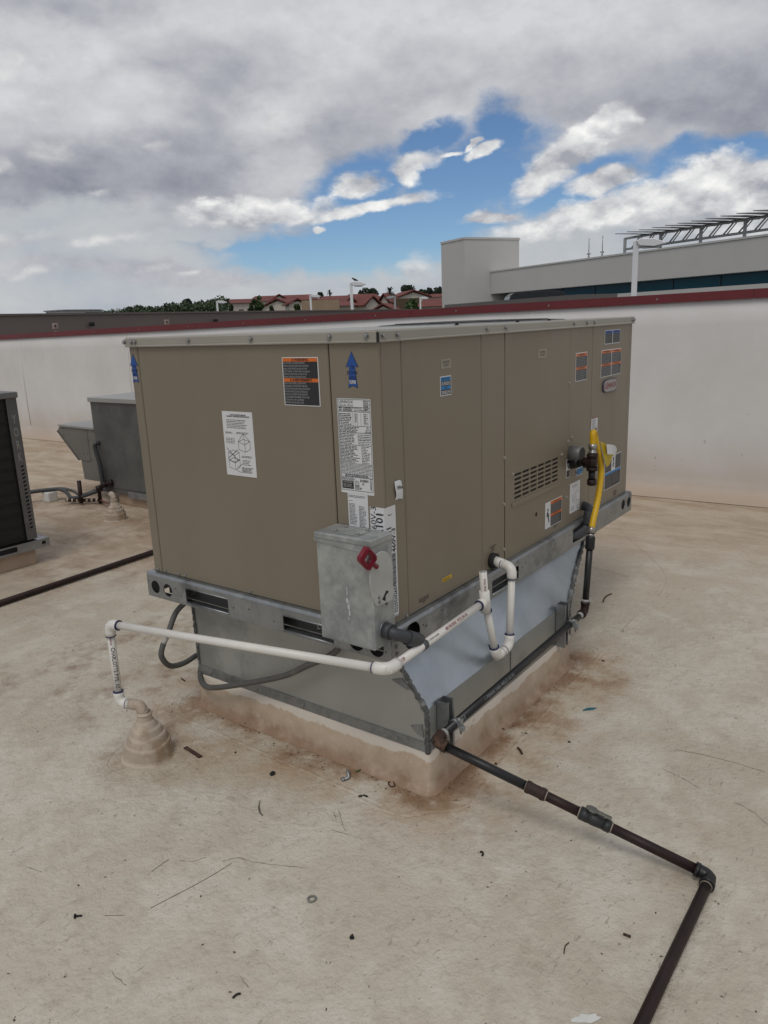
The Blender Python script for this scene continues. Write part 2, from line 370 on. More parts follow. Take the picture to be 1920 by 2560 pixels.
def wall_material():
    m, nt, b, v = node_mat('white_parapet_membrane')
    x, y, z = sep(v)
    n = noise(v, 1.3, 7, 0.6); n2 = noise(vscale(v, (1, 1, 0.7)), 2.0, 6, 0.6)
    c = mixc(n.lin(0.35, 0.65).sat(), (0.640, 0.635, 0.620), (0.710, 0.708, 0.698))
    c = mixc(noise(vadd(v, (5, 5, 5)), 4, 6, 0.6).step(0.60, 0.72)*0.35, c, (0.72, 0.72, 0.71))
    dirt = (z + (n2-0.5)*0.4).step(0.60, 0.0)
    c = mixc(dirt*0.75, c, (0.50, 0.42, 0.345))
    c = mixc((z + (n2-0.5)*0.12).step(0.16, 0.02)*0.6, c, (0.40, 0.29, 0.20))
    c = mixc(noise(vscale(v, (1, 1, 0.4)), 30, 3, 0.5).step(0.72, 0.76)*0.5, c, (0.25, 0.22, 0.19))
    nt.links.new(c, b.inputs['Base Color']); b.inputs['Roughness'].default_value = 0.6
    bn = nt.nodes.new('ShaderNodeBump'); bn.inputs['Strength'].default_value = 0.25; bn.inputs['Distance'].default_value = 0.01
    nt.links.new((n*2 + noise(v, 40, 3, 0.6)*0.2 + noise(vscale(v, (1, 1, 0.5)), 3.5, 3, 0.5)).k, bn.inputs['Height']); nt.links.new(bn.outputs[0], b.inputs['Normal'])
    return m
wallm = wall_material()

# ------------------------------------------------------------------ mesh builder
class MB:
    def __init__(s): s.bm = bmesh.new()
    def box(s, lo, hi, bev=0.0, seg=1):
        t = bmesh.new()
        bmesh.ops.create_cube(t, size=1.0)
        c = [(a+b)/2 for a, b in zip(lo, hi)]; d = [abs(b-a) for a, b in zip(lo, hi)]
        for v in t.verts: v.co = Vector((c[i]+v.co[i]*d[i] for i in range(3)))
        if bev: bmesh.ops.bevel(t, geom=t.edges[:], offset=bev, segments=seg, affect='EDGES', profile=0.5)
        s._join(t); return s
    def _join(s, t):
        me = bpy.data.meshes.new('tmp'); t.to_mesh(me); t.free(); s.bm.from_mesh(me); bpy.data.meshes.remove(me)
    def mesh(s, me, fn=None):
        t = bmesh.new(); t.from_mesh(me)
        if fn:
            for v in t.verts: v.co = fn(v.co)
        s._join(t); return s
    def poly(s, pts):
        s.bm.faces.new([s.bm.verts.new(p) for p in pts]); return s
    def prism(s, pts, vec, bev=0.0):
        t = bmesh.new(); vec = Vector(vec)
        a = [t.verts.new(p) for p in pts]; b = [t.verts.new(Vector(p)+vec) for p in pts]
        t.faces.new(a); t.faces.new(b[::-1]); n = len(a)
        for i in range(n): t.faces.new((a[i], b[i], b[(i+1) % n], a[(i+1) % n]))
        bmesh.ops.recalc_face_normals(t, faces=t.faces[:])
        if bev: bmesh.ops.bevel(t, geom=t.edges[:], offset=bev, segments=1, affect='EDGES')
        s._join(t); return s
    def tube(s, pts, r, n=14, cap=True):
        pts = [Vector(p) for p in pts]; rs = r if isinstance(r, (list, tuple)) else [r]*len(pts)
        bm = s.bm; rings = []; ref = None
        for i, p in enumerate(pts):
            if i == 0: t = pts[1]-p
            elif i == len(pts)-1: t = p-pts[i-1]
            else: t = (pts[i+1]-p).normalized() + (p-pts[i-1]).normalized()
            if t.length < 1e-9: t = Vector((0, 0, 1))
            t.normalize()
            if ref is None:
                ref = t.orthogonal().normalized()
            else:
                ref = (ref - t*ref.dot(t)).normalized()
            q = t.cross(ref)
            rings.append([bm.verts.new(p + (ref*math.cos(2*math.pi*j/n) + q*math.sin(2*math.pi*j/n))*rs[i]) for j in range(n)])
        for a, b in zip(rings, rings[1:]):
            for j in range(n):
                f = bm.faces.new((a[j], a[(j+1) % n], b[(j+1) % n], b[j])); f.smooth = True
        if cap:
            bm.faces.new(rings[0][::-1]); bm.faces.new(rings[-1])
        return s
    def cyl(s, p0, p1, r, n=14): return s.tube([p0, p1], r, n)
    def hollow(s, p0, p1, r, ri, n=20):
        """pipe end that shows its bore"""
        p0, p1 = Vector(p0), Vector(p1); d = (p1-p0)
        return s.tube([p0, p1, p1, p1-d.normalized()*0.06], [r, r, ri, ri], n, cap=False)
    def lathe(s, prof, c=(0, 0, 0), n=28, sharp=False):
        bm = s.bm; rings = []
        if sharp:
            for (ra, za), (rb, zb) in zip(prof, prof[1:]):
                ends = [[bm.verts.new((c[0]+r*math.cos(2*math.pi*j/n), c[1]+r*math.sin(2*math.pi*j/n), c[2]+z)) for j in range(n)] for r, z in ((ra, za), (rb, zb))]
                for j in range(n):
                    f = bm.faces.new((ends[0][j], ends[0][(j+1) % n], ends[1][(j+1) % n], ends[1][j])); f.smooth = True
            return s
        for r, z in prof:
            rings.append([bm.verts.new((c[0]+r*math.cos(2*math.pi*j/n), c[1]+r*math.sin(2*math.pi*j/n), c[2]+z)) for j in range(n)])
        for a, b in zip(rings, rings[1:]):
            for j in range(n):
                f = bm.faces.new((a[j], a[(j+1) % n], b[(j+1) % n], b[j])); f.smooth = True
        bm.faces.new(rings[0][::-1]); bm.faces.new(rings[-1]); return s
    def plate(s, outer, holes, fr, th):
        """flat sheet with holes; fr maps (u, v, w) to a point"""
        cu = bpy.data.curves.new('tmp', 'CURVE'); cu.dimensions = '2D'; cu.fill_mode = 'BOTH'; cu.extrude = th/2
        for lp in [outer]+holes:
            sp = cu.splines.new('POLY'); sp.points.add(len(lp)-1)
            for q, p in zip(sp.points, lp): q.co = (p[0], p[1], 0, 1)
            sp.use_cyclic_u = True
        o = bpy.data.objects.new('tmp', cu); COL.objects.link(o)
        me = bpy.data.meshes.new_from_object(o.evaluated_get(bpy.context.evaluated_depsgraph_get()))
        s.mesh(me, lambda c: fr(c.x, c.y, c.z))
        bpy.data.objects.remove(o); bpy.data.curves.remove(cu); bpy.data.meshes.remove(me)
        return s
    def text(s, txt, size, fr, u, v, w=0.0, ax='LEFT', ay='CENTER', xs=1.0, ls=1.0, rot=0.0, bold=0.0, ext=0.0):
        cu = bpy.data.curves.new('tmp', 'FONT'); cu.body = txt; cu.size = size; cu.align_x = ax; cu.align_y = ay
        cu.resolution_u = 2; cu.space_line = ls; cu.offset = bold; cu.extrude = ext
        o = bpy.data.objects.new('tmp', cu); COL.objects.link(o)
        me = bpy.data.meshes.new_from_object(o.evaluated_get(bpy.context.evaluated_depsgraph_get()))
        cr, sr = math.cos(rot), math.sin(rot)
        s.mesh(me, lambda c: fr(u + c.x*xs*cr - c.y*sr, v + c.x*xs*sr + c.y*cr, w + c.z))
        bpy.data.objects.remove(o); bpy.data.curves.remove(cu); bpy.data.meshes.remove(me)
        return s
    def rect(s, fr, u0, u1, v0, v1, w=0.0):
        s.poly([fr(u0, v0, w), fr(u1, v0, w), fr(u1, v1, w), fr(u0, v1, w)]); return s
    def build(s, name, m, parent=None, smooth=None, recalc=False):
        if recalc: bmesh.ops.recalc_face_normals(s.bm, faces=s.bm.faces[:])
        me = bpy.data.meshes.new(name)
        if parent is not None:
            w = wloc(parent)
            for v in s.bm.verts: v.co -= w
        s.bm.to_mesh(me); s.bm.free()
        me.materials.append(m)
        if smooth:
            for p in me.polygons: p.use_smooth = True
        o = bpy.data.objects.new(name, me); COL.objects.link(o)
        if parent is not None: o.parent = parent
        return o
def wloc(o):
    v = Vector((0, 0, 0))
    while o is not None:
        v = v + Vector(o.location); o = o.parent
    return v
def tag(o, label, cat, group=None):
    o['label'] = label; o['category'] = cat
    if group: o['group'] = group
    return o
def thing(name, label, cat, loc=(0, 0, 0), group=None):
    o = bpy.data.objects.new(name, None); COL.objects.link(o); o.location = loc
    o.empty_display_size = 0.1
    return tag(o, label, cat, group)
def struct(o, kind='structure'):
    o['kind'] = kind; return o
def recentre(o):
    """move a one-mesh thing's origin to its base"""
    me = o.data; n = len(me.vertices)
    c = Vector((sum(v.co.x for v in me.vertices)/n, sum(v.co.y for v in me.vertices)/n, min(v.co.z for v in me.vertices)))
    for v in me.vertices: v.co -= c
    o.location = Vector(o.location)+c; return o
def spline(pts, n=8):
    pts = [Vector(p) for p in pts]; P = [pts[0]*2-pts[1]]+pts+[pts[-1]*2-pts[-2]]; out = []
    for i in range(1, len(P)-2):
        a, b, c, d = P[i-1:i+3]
        for k_ in range(n):
            t = k_/n
            out.append(0.5*((2*b)+(c-a)*t+(2*a-5*b+4*c-d)*t*t+(3*b-a-3*c+d)*t**3))
    return out+[pts[-1]]
def arc_elbow(a, b, c, r, n=6):
    """points rounding the corner b between directions to a and to c"""
    a, b, c = Vector(a), Vector(b), Vector(c); d1 = (a-b).normalized(); d2 = (c-b).normalized()
    p0, p1 = b+d1*r, b+d2*r
    return [(p0*(1-t)**2 + b*(2*t*(1-t)) + p1*t*t) for t in [i/n for i in range(n+1)]]
def circ(u, v, r, n=20): return [(u+r*math.cos(2*math.pi*i/n), v+r*math.sin(2*math.pi*i/n)) for i in range(n)]
def rc(u0, u1, v0, v1): return [(u0, v0), (u1, v0), (u1, v1), (u0, v1)]
def hexbolt(p, nrm, s=1.0):
    p = Vector(p); nrm = Vector(nrm); m_ = MB()
    m_.tube([p, p+nrm*0.0018*s], 0.0095*s, 14); m_.tube([p+nrm*0.0018*s, p+nrm*0.0065*s, p+nrm*0.0078*s], [0.0062*s, 0.0062*s, 0.005*s], 6)
    return m_

# ------------------------------------------------------------------ the roof and parapet
m_ = MB(); m_.poly([(-12, -14, G), (5.2, -14, G), (4.0, 26, G), (-12, 26, G)])
struct(m_.build('roof', roofm))
m_ = MB(); m_.box((-12, -14, G-7.4), (3.5, 26, G-0.02)); struct(m_.build('building_below', brownw))
m_ = MB(); m_.poly([(-4000, -4000, -8), (4000, -4000, -8), (4000, 4000, -8), (-4000, 4000, -8)]); struct(m_.build('ground', asph))

WD = Vector((4.394-4.729, 10.045+0.255, 0)).normalized(); WO = Vector((4.727, -0.19, G)); WN = Vector((-WD.y, WD.x, 0))
if WN.x > 0: WN = -WN
def wallp(s_, out, z): return WO + WD*s_ + WN*out + Vector((0, 0, z))
pw = thing('parapet_wall', 'long white coated parapet wall with dark red metal coping behind the units', 'wall', WO)
S0, S1 = -9.0, 24.0
def ztop(s_): return 1.637 - 0.0108*s_
pts = []
m_ = MB()
prof_w = [(0.16, 0.004), (0.10, 0.018), (0.045, 0.05), (0.012, 0.10), (0.0, 0.17)]
NS = 60
cols = []
for i in range(NS+1):
    s_ = S0+(S1-S0)*i/NS
    zt = ztop(s_)
    colv = [wallp(s_, o_, z_) for o_, z_ in prof_w] + [wallp(s_, 0.002*math.sin(s_*0.9+q*0.3)*math.sin(q*0.9), 0.17+(zt-0.17)*q/6) for q in range(1, 7)]
    colv += [wallp(s_, -0.28, zt), wallp(s_, -0.28, -1.0)]
    cols.append([m_.bm.verts.new(p) for p in colv])
for a, b in zip(cols, cols[1:]):
    for j in range(len(a)-1):
        f = m_.bm.faces.new((a[j], b[j], b[j+1], a[j+1])); f.smooth = j < 10
m_.build('wall_face', wallm, pw, recalc=True)
m_ = MB()
segs = [S0 + 3.05*i for i in range(12)]
for a, b in zip(segs, segs[1:]):
    q0, q1 = a+0.0015, b-0.0015
    p = [wallp(q0, 0.022, ztop(q0)-0.062), wallp(q0, 0.018, ztop(q0)+0.006), wallp(q0, -0.30, ztop(q0)+0.012), wallp(q0, -0.30, ztop(q0)-0.06), wallp(q0, 0.012, ztop(q0)-0.05)]
    q = [wallp(q1, 0.022, ztop(q1)-0.062), wallp(q1, 0.018, ztop(q1)+0.006), wallp(q1, -0.30, ztop(q1)+0.012), wallp(q1, -0.30, ztop(q1)-0.06), wallp(q1, 0.012, ztop(q1)-0.05)]
    va = [m_.bm.verts.new(x_) for x_ in p]; vb = [m_.bm.verts.new(x_) for x_ in q]
    for j in range(5): m_.bm.faces.new((va[j], va[(j+1) % 5], vb[(j+1) % 5], vb[j]))
    m_.bm.faces.new(va[::-1]); m_.bm.faces.new(vb)
m_.build('coping', coping, pw, recalc=True)
for i in range(16):
    s_ = -1.9 + i*0.92
    m_ = hexbolt(wallp(s_, 0.021, ztop(s_)-0.03), WN, 0.8); m_.build('screw', zincb, pw)
# lap seams in the wall membrane
for s_ in (1.95, 7.6, 10.1):
    m_ = MB(); m_.tube([wallp(s_, 0.002, 0.18), wallp(s_+0.01, 0.004, 0.9), wallp(s_-0.005, 0.002, ztop(s_)-0.07)], 0.006, 8); m_.build('membrane_seam', wallm, pw)

# seams and ridges in the roof coating
def ridge(pts, r, name='roof_seam'):
    p = spline([(q[0], q[1], G+0.0005) for q in pts], 6)
    m_ = MB(); bm = m_.bm; prev = None
    for i, c in enumerate(p):
        t = (p[min(i+1, len(p)-1)]-p[max(i-1, 0)]); t.z = 0; t.normalize(); n_ = Vector((-t.y, t.x, 0))
        w = r*(1+0.35*math.sin(i*1.7))
        row = [bm.verts.new(c+n_*w*2.2), bm.verts.new(c+n_*w*0.7+Vector((0, 0, w*0.7))), bm.verts.new(c-n_*w*0.7+Vector((0, 0, w*0.7))), bm.verts.new(c-n_*w*2.2)]
        if prev:
            for j in range(3): f = bm.faces.new((prev[j], prev[j+1], row[j+1], row[j])); f.smooth = True
        prev = row
    return struct(m_.build(name, roofm, recalc=True))
def z6(x, y): return (220+x*0.3255, 1400+y*0.3255)
def z7(x, y): return (900+x*0.38577, 1400+y*0.38577)
def gr(z, *q): return [tuple(gp(*z(*p))[:2]) for p in q]
def gz(x, y): return (x*0.57866, 1660+y*0.57866)
ridge(gr(gz, (745, 215), (1000, 325), (1300, 455), (1659, 612)), 0.0035)
ridge(gr(z7, (330, 1640), (680, 1600), (800, 1460), (1000, 1210), (1230, 960), (1420, 750), (1585, 590)), 0.0035)
ridge(gr(z7, (-20, 1540), (120, 1610), (300, 1656), (420, 1640)), 0.0035)
ridge(gr(z6, (690, 1150), (720, 1060), (850, 1010), (980, 1040), (1005, 1120), (960, 1190), (780, 1215), (690, 1150)), 0.003)
ridge(gr(z6, (640, 1170), (610, 1130), (680, 1080), (800, 1020)), 0.003)
ridge(gr(z7, (1350, 590), (1450, 560), (1520, 590), (1500, 640), (1400, 655)), 0.003); ridge(gr(z7, (1355, 545), (1450, 548), (1540, 575)), 0.003)
ridge(gr(z7, (545, 1400), (610, 1480), (620, 1560)), 0.003); ridge(gr(z7, (340, 1380), (300, 1480), (320, 1580), (420, 1650)), 0.003)
ridge([(1.35, 1.9), (1.1, 2.3), (0.6, 2.2)], 0.004); ridge([(-0.1, 2.1), (0.45, 2.05), (0.85, 2.0), (1.5, 2.1)], 0.004)
ridge([(1.7, -0.15), (2.6, -0.1), (3.5, 0.5), (3.9, 0.4)], 0.004); ridge([(2.5, 0.1), (2.8, 0.8), (4.1, 1.3)], 0.004)
bc = (-0.270, 0.920)
for rr, ph, ln in ((0.150, 0.2, 5.6), (0.185, 2.6, 2.8)):
    ridge([(bc[0]+rr*math.cos(ph+ln*i/14)*(1+0.04*math.sin(i*2.3)), bc[1]+rr*0.95*math.sin(ph+ln*i/14)) for i in range(15)], 0.0025)

# ------------------------------------------------------------------ main rooftop unit
X0, Y0 = 0.0225, 0.0244
L_, W_, H_ = 2.2033, 1.1939, 1.0
X1, Y1 = L_-0.0225, W_-0.0244
LF = lambda u, v, w=0.0: Vector((X0-w, -u, v))          # u = -y, left face looking -x
RF = lambda u, v, w=0.0: Vector((u, Y0-w, v))           # right face looking -y
ru = thing('rooftop_unit', 'large tan packaged rooftop air conditioner covered in stickers at centre', 'air conditioner', (L_/2, W_/2, 0))
m_ = MB(); m_.box((X0+0.006, Y0+0.006, 0.085), (X1-0.006, Y1-0.006, 0.97)); m_.build('inner_body', darkin, ru)
def lpanel(y0, y1, z0=0.098, z1=0.974, nm='side_panel'):
    m_ = MB(); m_.box((X0, y0, z0), (X0+0.012, y1, z1), 0.003); return m_.build(nm, tan, ru)
lpanel(1.1235, Y1, nm='corner_post'); lpanel(0.2105, 1.1195); lpanel(Y0-0.0006, 0.2065, nm='corner_post')
def rpanel(x0, x1, z0=0.098, z1=0.974, nm='side_panel', holes=None):
    m_ = MB()
    if holes:
        m_.plate(rc(x0, x1, z0, z1), holes, lambda u, v, w: Vector((u, Y0+0.006-w, v)), 0.012)
    else: m_.box((x0, Y0, z0), (x1, Y0+0.012, z1), 0.003)
    return m_.build(nm, tan, ru)
rpanel(X0+0.0128, 0.1362, nm='corner_post')
ap = rpanel(0.1385, 0.620, z0=0.10)
rpanel(0.6232, 0.7965)
lou = []
for r_ in range(6):
    for c_ in range(6):
        u0 = 0.878+c_*0.0705; v0 = 0.329+r_*0.0182
        lou.append([(u0+0.004, v0), (u0+0.059, v0), (u0+0.063, v0+0.003), (u0+0.063, v0+0.007), (u0+0.059, v0+0.010), (u0+0.004, v0+0.010), (u0, v0+0.007), (u0, v0+0.003)])
bp = rpanel(0.800, 1.3935, z0=0.10, holes=lou)
m_ = MB(); m_.prism([RF(0.855, 0.300, 0), RF(1.313, 0.300, 0), RF(1.313, 0.318, 0), RF(0.855, 0.318, 0)], (0, -0.004, 0), 0.0015); m_.build('stiffening_rib', tan, ru)
rpanel(1.3945, 1.6505); rpanel(1.6545, X1)
m_ = MB(); m_.box((2.149, Y0-0.0015, 0.10), (2.1512, Y0+0.004, 0.97)); m_.build('post_seam', tan2, ru)
m_ = MB(); m_.box((X1-0.012, Y0+0.014, 0.098), (X1, Y1, 0.974)); m_.build('side_panel', tan, ru)
m_ = MB(); m_.box((X0+0.014, Y1-0.012, 0.098), (X1-0.014, Y1-0.0005, 0.973)); m_.build('side_panel', tan, ru)
# dark round hole and soft dents
m_ = MB(); m_.tube([RF(1.078, 0.224, -0.002), RF(1.078, 0.224, 0.0008)], 0.009, 16); m_.build('knockout', darkin, ru)
# top cap with turned-down rims
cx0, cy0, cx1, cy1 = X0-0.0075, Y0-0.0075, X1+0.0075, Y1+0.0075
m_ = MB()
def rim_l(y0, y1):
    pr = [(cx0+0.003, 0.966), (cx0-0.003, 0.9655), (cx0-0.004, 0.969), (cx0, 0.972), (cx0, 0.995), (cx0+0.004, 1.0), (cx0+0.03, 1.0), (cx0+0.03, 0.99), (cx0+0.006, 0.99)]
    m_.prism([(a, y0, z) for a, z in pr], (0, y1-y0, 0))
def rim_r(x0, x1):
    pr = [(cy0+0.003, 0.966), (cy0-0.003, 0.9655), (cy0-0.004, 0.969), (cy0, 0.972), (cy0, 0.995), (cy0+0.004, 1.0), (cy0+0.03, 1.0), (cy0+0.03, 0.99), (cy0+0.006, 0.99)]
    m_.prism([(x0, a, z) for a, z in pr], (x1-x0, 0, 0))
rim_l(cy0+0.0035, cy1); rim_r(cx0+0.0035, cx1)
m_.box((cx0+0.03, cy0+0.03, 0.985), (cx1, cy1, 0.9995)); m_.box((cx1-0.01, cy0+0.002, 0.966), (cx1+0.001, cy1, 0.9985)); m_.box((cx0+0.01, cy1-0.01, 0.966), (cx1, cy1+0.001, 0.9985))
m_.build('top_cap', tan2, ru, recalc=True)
m_ = MB(); m_.prism([(cx0-0.0042, cy0-0.0042, 0.9665), (cx0-0.0030, cy0+0.003, 0.9665), (cx0+0.0045, cy0+0.0045, 0.9665), (cx0+0.003, cy0-0.0030, 0.9665)], (0, 0, 0.027)); m_.build('corner_shade_sliver', darkin, ru)  # solid dark sliver, paints the shade of a notch between the rims
for y in (1.181, 1.139, 1.118, 0.824, 0.521, 0.194, 0.057):
    hexbolt((cx0-0.0002, y, 0.984), (-1, 0, 0), 1.0).build('bolt', zincb, ru)
for x in (0.039, 0.11, 0.649, 0.789, 1.414, 1.559, 1.646, 2.155, 2.178):
    hexbolt((x, cy0-0.0002, 0.984), (0, -1, 0), 1.0).build('bolt', zincb, ru)
for x, z in ((0.792, 0.508), (0.789, 0.329), (0.790, 0.149), (1.381, 0.234), (1.324, 0.435), (0.860, 0.433), (1.392, 0.483), (1.432, 0.493), (1.39, 0.735), (0.122, 0.106), (0.044, 0.105), (1.63, 0.12)):
    hexbolt(RF(x, z, 0), (0, -1, 0), 0.85).build('bolt', zincb if z < 0.11 else tan2, ru)
for y, z in ((1.145, 0.108), (1.10, 0.108), (1.02, 0.108), (0.985, 0.108), (0.63, 0.108), (0.05, 0.62)):
    hexbolt(LF(-y, z, 0), (-1, 0, 0), 0.7 if z < .5 else .25).build('bolt', zincb, ru)
# condenser fan guard on the top
m_ = MB()
fc = Vector((1.52, 0.58, 1.002))
for r_, z in ((0.43, 0.0), (0.36, 0.005), (0.29, 0.006), (0.22, 0.007), (0.15, 0.008), (0.08, 0.008)):
    m_.tube([fc+Vector((r_*math.cos(a), r_*math.sin(a), z)) for a in [2*math.pi*i/40 for i in range(41)]], 0.0022, 6, cap=False)
for i in range(8):
    a = 2*math.pi*i/8; d = Vector((math.cos(a), math.sin(a), 0))
    m_.tube([fc+d*0.05+Vector((0, 0, 0.008)), fc+d*0.3+Vector((0, 0, 0.006)), fc+d*0.43, fc+d*0.45+Vector((0, 0, -0.004))], 0.002, 6)
m_.build('fan_guard', mat('guard_grey', (0.06, 0.06, 0.06), 0.5), ru)
m_ = MB(); m_.tube([Vector((fc.x+0.44*math.cos(a), fc.y+0.44*math.sin(a), 1.001)) for a in [2*math.pi*i/48 for i in range(49)]], 0.0016, 6, cap=False); m_.build('fan_ring', galvr, ru)
for p in ((0.62, 0.12), (1.05, 0.10), (1.30, 0.08)):
    hexbolt((p[0], p[1], 1.0), (0, 0, 1), 1.0).build('bolt', darkin, ru)
# base rails
def hole_slot(u0, u1, v0, v1):
    r_ = 0.006
    return [(u0+r_, v0), (u1-r_, v0), (u1, v0+r_), (u1, v1-r_), (u1-r_, v1), (u0+r_, v1), (u0, v1-r_), (u0, v0+r_)]
m_ = MB()
fl = lambda u, v, w: Vector((0.0015-w, u, v))
hl = [circ(1.145, 0.040, 0.026), circ(1.070, 0.039, 0.026), hole_slot(0.728, 0.963, 0.010, 0.068), hole_slot(0.231, 0.456, 0.006, 0.062), circ(0.137, 0.036, 0.030), circ(0.058, 0.034, 0.030)]
hl += [circ(u, v, 0.0035, 8) for u, v in ((1.185, .06), (1.02, .055), (0.99, .03), (0.70, .04), (0.62, .05), (0.50, .03), (0.02, .06), (0.02, .03), (0.19, .03))]
m_.plate([(0.0, 0.0), (W_, 0.0), (W_, 0.086), (0.0, 0.086)], hl, fl, 0.003)
m_.prism([(0.0, 0.0, 0.0862), (0.0, W_, 0.0862), (0.006, W_, 0.0965), (X0-0.001, W_, 0.0975), (X0-0.001, 0.0, 0.0975), (0.006, 0.0, 0.0965)][:4] and [(0.0, 0.002, 0.0862), (0.006, 0.002, 0.0962), (X0+0.004, 0.002, 0.0975), (X0+0.004, 0.002, 0.0945), (0.008, 0.002, 0.0935), (0.003, 0.002, 0.0855)], (0, W_-0.002, 0))
m_.box((0.0, 0.003, -0.003), (0.05, W_, -0.0005))
for u0, u1, v0, v1 in ((0.728, 0.963, 0.010, 0.068), (0.231, 0.456, 0.006, 0.062)):      # rolled slot lips
    m_.tube([(0.001, u0, v0), (0.001, u1, v0)], 0.004, 8); m_.tube([(0.001, u0, v1), (0.001, u1, v1)], 0.003, 8)
m_.build('base_rail', galvr, ru)
m_ = MB()
fr2 = lambda u, v, w: Vector((u, 0.0015-w, v))
hr_ = [circ(2.077, 0.052, 0.026), circ(2.163, 0.048, 0.026), hole_slot(1.415, 1.620, 0.014, 0.080), hole_slot(0.649, 0.871, 0.010, 0.066), circ(0.118, 0.046, 0.045)]
hr_ += [circ(u, v, 0.0035, 8) for u, v in ((0.18, .06), (0.2, .05), (0.30, .07), (0.62, .05), (0.9, .05), (0.93, .06), (1.0, .07), (1.36, .07), (1.38, .06), (1.66, .06), (1.9, .05), (2.02, .03))]
m_.plate([(0.0035, 0.0), (L_, 0.0), (L_, 0.088), (0.0035, 0.088)], hr_, fr2, 0.003)
m_.prism([(0.003, 0.0, 0.0882), (0.003, 0.006, 0.0982), (0.003, Y0+0.004, 0.0990), (0.003, Y0+0.004, 0.0960), (0.003, 0.008, 0.0955), (0.003, 0.003, 0.0875)], (L_-0.003, 0, 0))
m_.box((0.051, 0.0, -0.003), (L_, 0.05, -0.0005))
m_.tube([(0.651, 0.001, 0.010), (0.869, 0.001, 0.010)], 0.004, 8)
m_.build('base_rail', galvr, ru)
m_ = MB(); m_.box((L_-0.003, 0.004, 0), (L_, W_-0.004, 0.095)); m_.box((0.004, W_-0.003, 0), (L_-0.004, W_, 0.095)); m_.build('base_rail', galvr, ru)
m_ = MB(); m_.box((0.055, 0.055, 0.0), (0.06, W_-0.06, 0.084)); m_.box((0.062, 0.055, 0.0), (L_-0.06, 0.06, 0.084)); m_.box((0.02, 0.02, 0.0845), (L_-0.02, W_-0.02, 0.0852)); m_.build('rail_inner_flange', mat('rail_inner_lit_grey', (0.10, 0.10, 0.095), 0.6, 0.2), ru)  # mid grey paints in the light seen inside the rail slots
for z in (0.064, 0.040, 0.016):
    hexbolt((0.030, -0.0001, z), (0, -1, 0), 0.95).build('bolt', zincb, ru)
for u, v in ((0.52, 0.079), (0.86, 0.079), (1.2, 0.079)):
    m_ = MB(); m_.prism([(u, -0.0005, v), (u+0.02, -0.0005, v), (u+0.016, -0.0005, v+0.008), (u+0.004, -0.0005, v+0.008)], (0, -0.004, 0)); m_.build('rail_tab', galvr, ru)

# ---- stickers on the unit
def sticker(name, face, u0, u1, v0, v1, m, th=0.0008, w0=0.0002, r=0.0):
    m_ = MB()
    a = [(u0, v0), (u1, v0), (u1, v1), (u0, v1)]
    if r:
        a = []
        for cu_, cv_, st in ((u0+r, v0+r, 180), (u1-r, v0+r, 270), (u1-r, v1-r, 0), (u0+r, v1-r, 90)):
            a += [(cu_+r*math.cos(rad(st+t)), cv_+r*math.sin(rad(st+t))) for t in (0, 30, 60, 90)]
    m_.prism([face(u, v, w0) for u, v in a], face(0, 0, th)-face(0, 0, 0))
    return m_.build(name, m, ru)
def lines(m_, face, u0, u1, vtop, vbot, n, h, w, ragged=0.25, gap=0.0):
    for i in range(n):
        v = vtop-(vtop-vbot)*(i+0.5)/n
        u = u0; end = u1-(u1-u0)*random.random()*ragged
        while u < end-0.001:
            ln = min(random.uniform(0.004, 0.016)*(1+8*gap), end-u)
            m_.rect(face, u, u+ln, v-h*0.38, v+h*0.38, w); u += ln+random.uniform(0.0012, 0.0028)
# WARNING / AVERTISSEMENT
st = sticker('warning_label', LF, -0.398, -0.249, 0.777, 0.926, tagw, r=0.003)
m_ = MB(); m_.rect(LF, -0.395, -0.252, 0.7795, 0.9235, 0.0013); m_.build('label_ground', inkb, st)
m_ = MB(); m_.rect(LF, -0.395, -0.252, 0.9125, 0.9235, 0.0016); m_.rect(LF, -0.395, -0.252, 0.8505, 0.8615, 0.0016); m_.build('orange_band', orange, st)
m_ = MB(); m_.text("\u25B2 WARNING".replace("\u25B2", "A"), 0.0115, LF, -0.322, 0.918, 0.002, 'CENTER', 'CENTER', 1.0, bold=0.0004)
m_.text("A AVERTISSEMENT", 0.0110, LF, -0.322, 0.856, 0.002, 'CENTER', 'CENTER', 1.0, bold=0.0004); m_.build('heading', ink, st)
m_ = MB()
en = ["RISK OF FIRE. AUXILIARY DEVICES", "WHICH MAY BE IGNITION SOURCES", "SHALL NOT BE INSTALLED IN THE", "DUCTWORK, OTHER THAN AUXILIARY", "DEVICES LISTED FOR USE WITH THE", "SPECIFIC APPLIANCE. SEE INSTRUCTIONS."]
frn = ["RISQUE D'INCENDIE. LES DISPOSITIFS", "AUXILIAIRES QUI PEUVENT ETRE DES", "SOURCES D'INFLAMMATION NE DOIVENT", "PAS ETRE INSTALLES DANS LE RESEAU DE", "CONDUITS, A L'EXCEPTION DES DISPOSITIFS", "AUXILIAIRES ENUMERES POUR UNE", "UTILISATION AVEC L'APPAREIL", "SPECIFIQUE. VOIR LES INSTRUCTIONS."]
for i, t in enumerate(en): m_.text(t, 0.0078, LF, -0.393, 0.9078-0.0085*i, 0.002, 'LEFT', 'CENTER', 0.0255/len(t)*0.92*1.02*31/0.0255*0.0255 if False else 27.0/len(t)*0.88)
for i, t in enumerate(frn): m_.text(t, 0.0078, LF, -0.393, 0.846-0.0085*i, 0.002, 'LEFT', 'CENTER', (27.0 if i < 6 else 22.5)/len(t)*0.88)
m_.build('printing', mat('dim_white_ink', (0.40, 0.40, 0.41), 0.5), st)
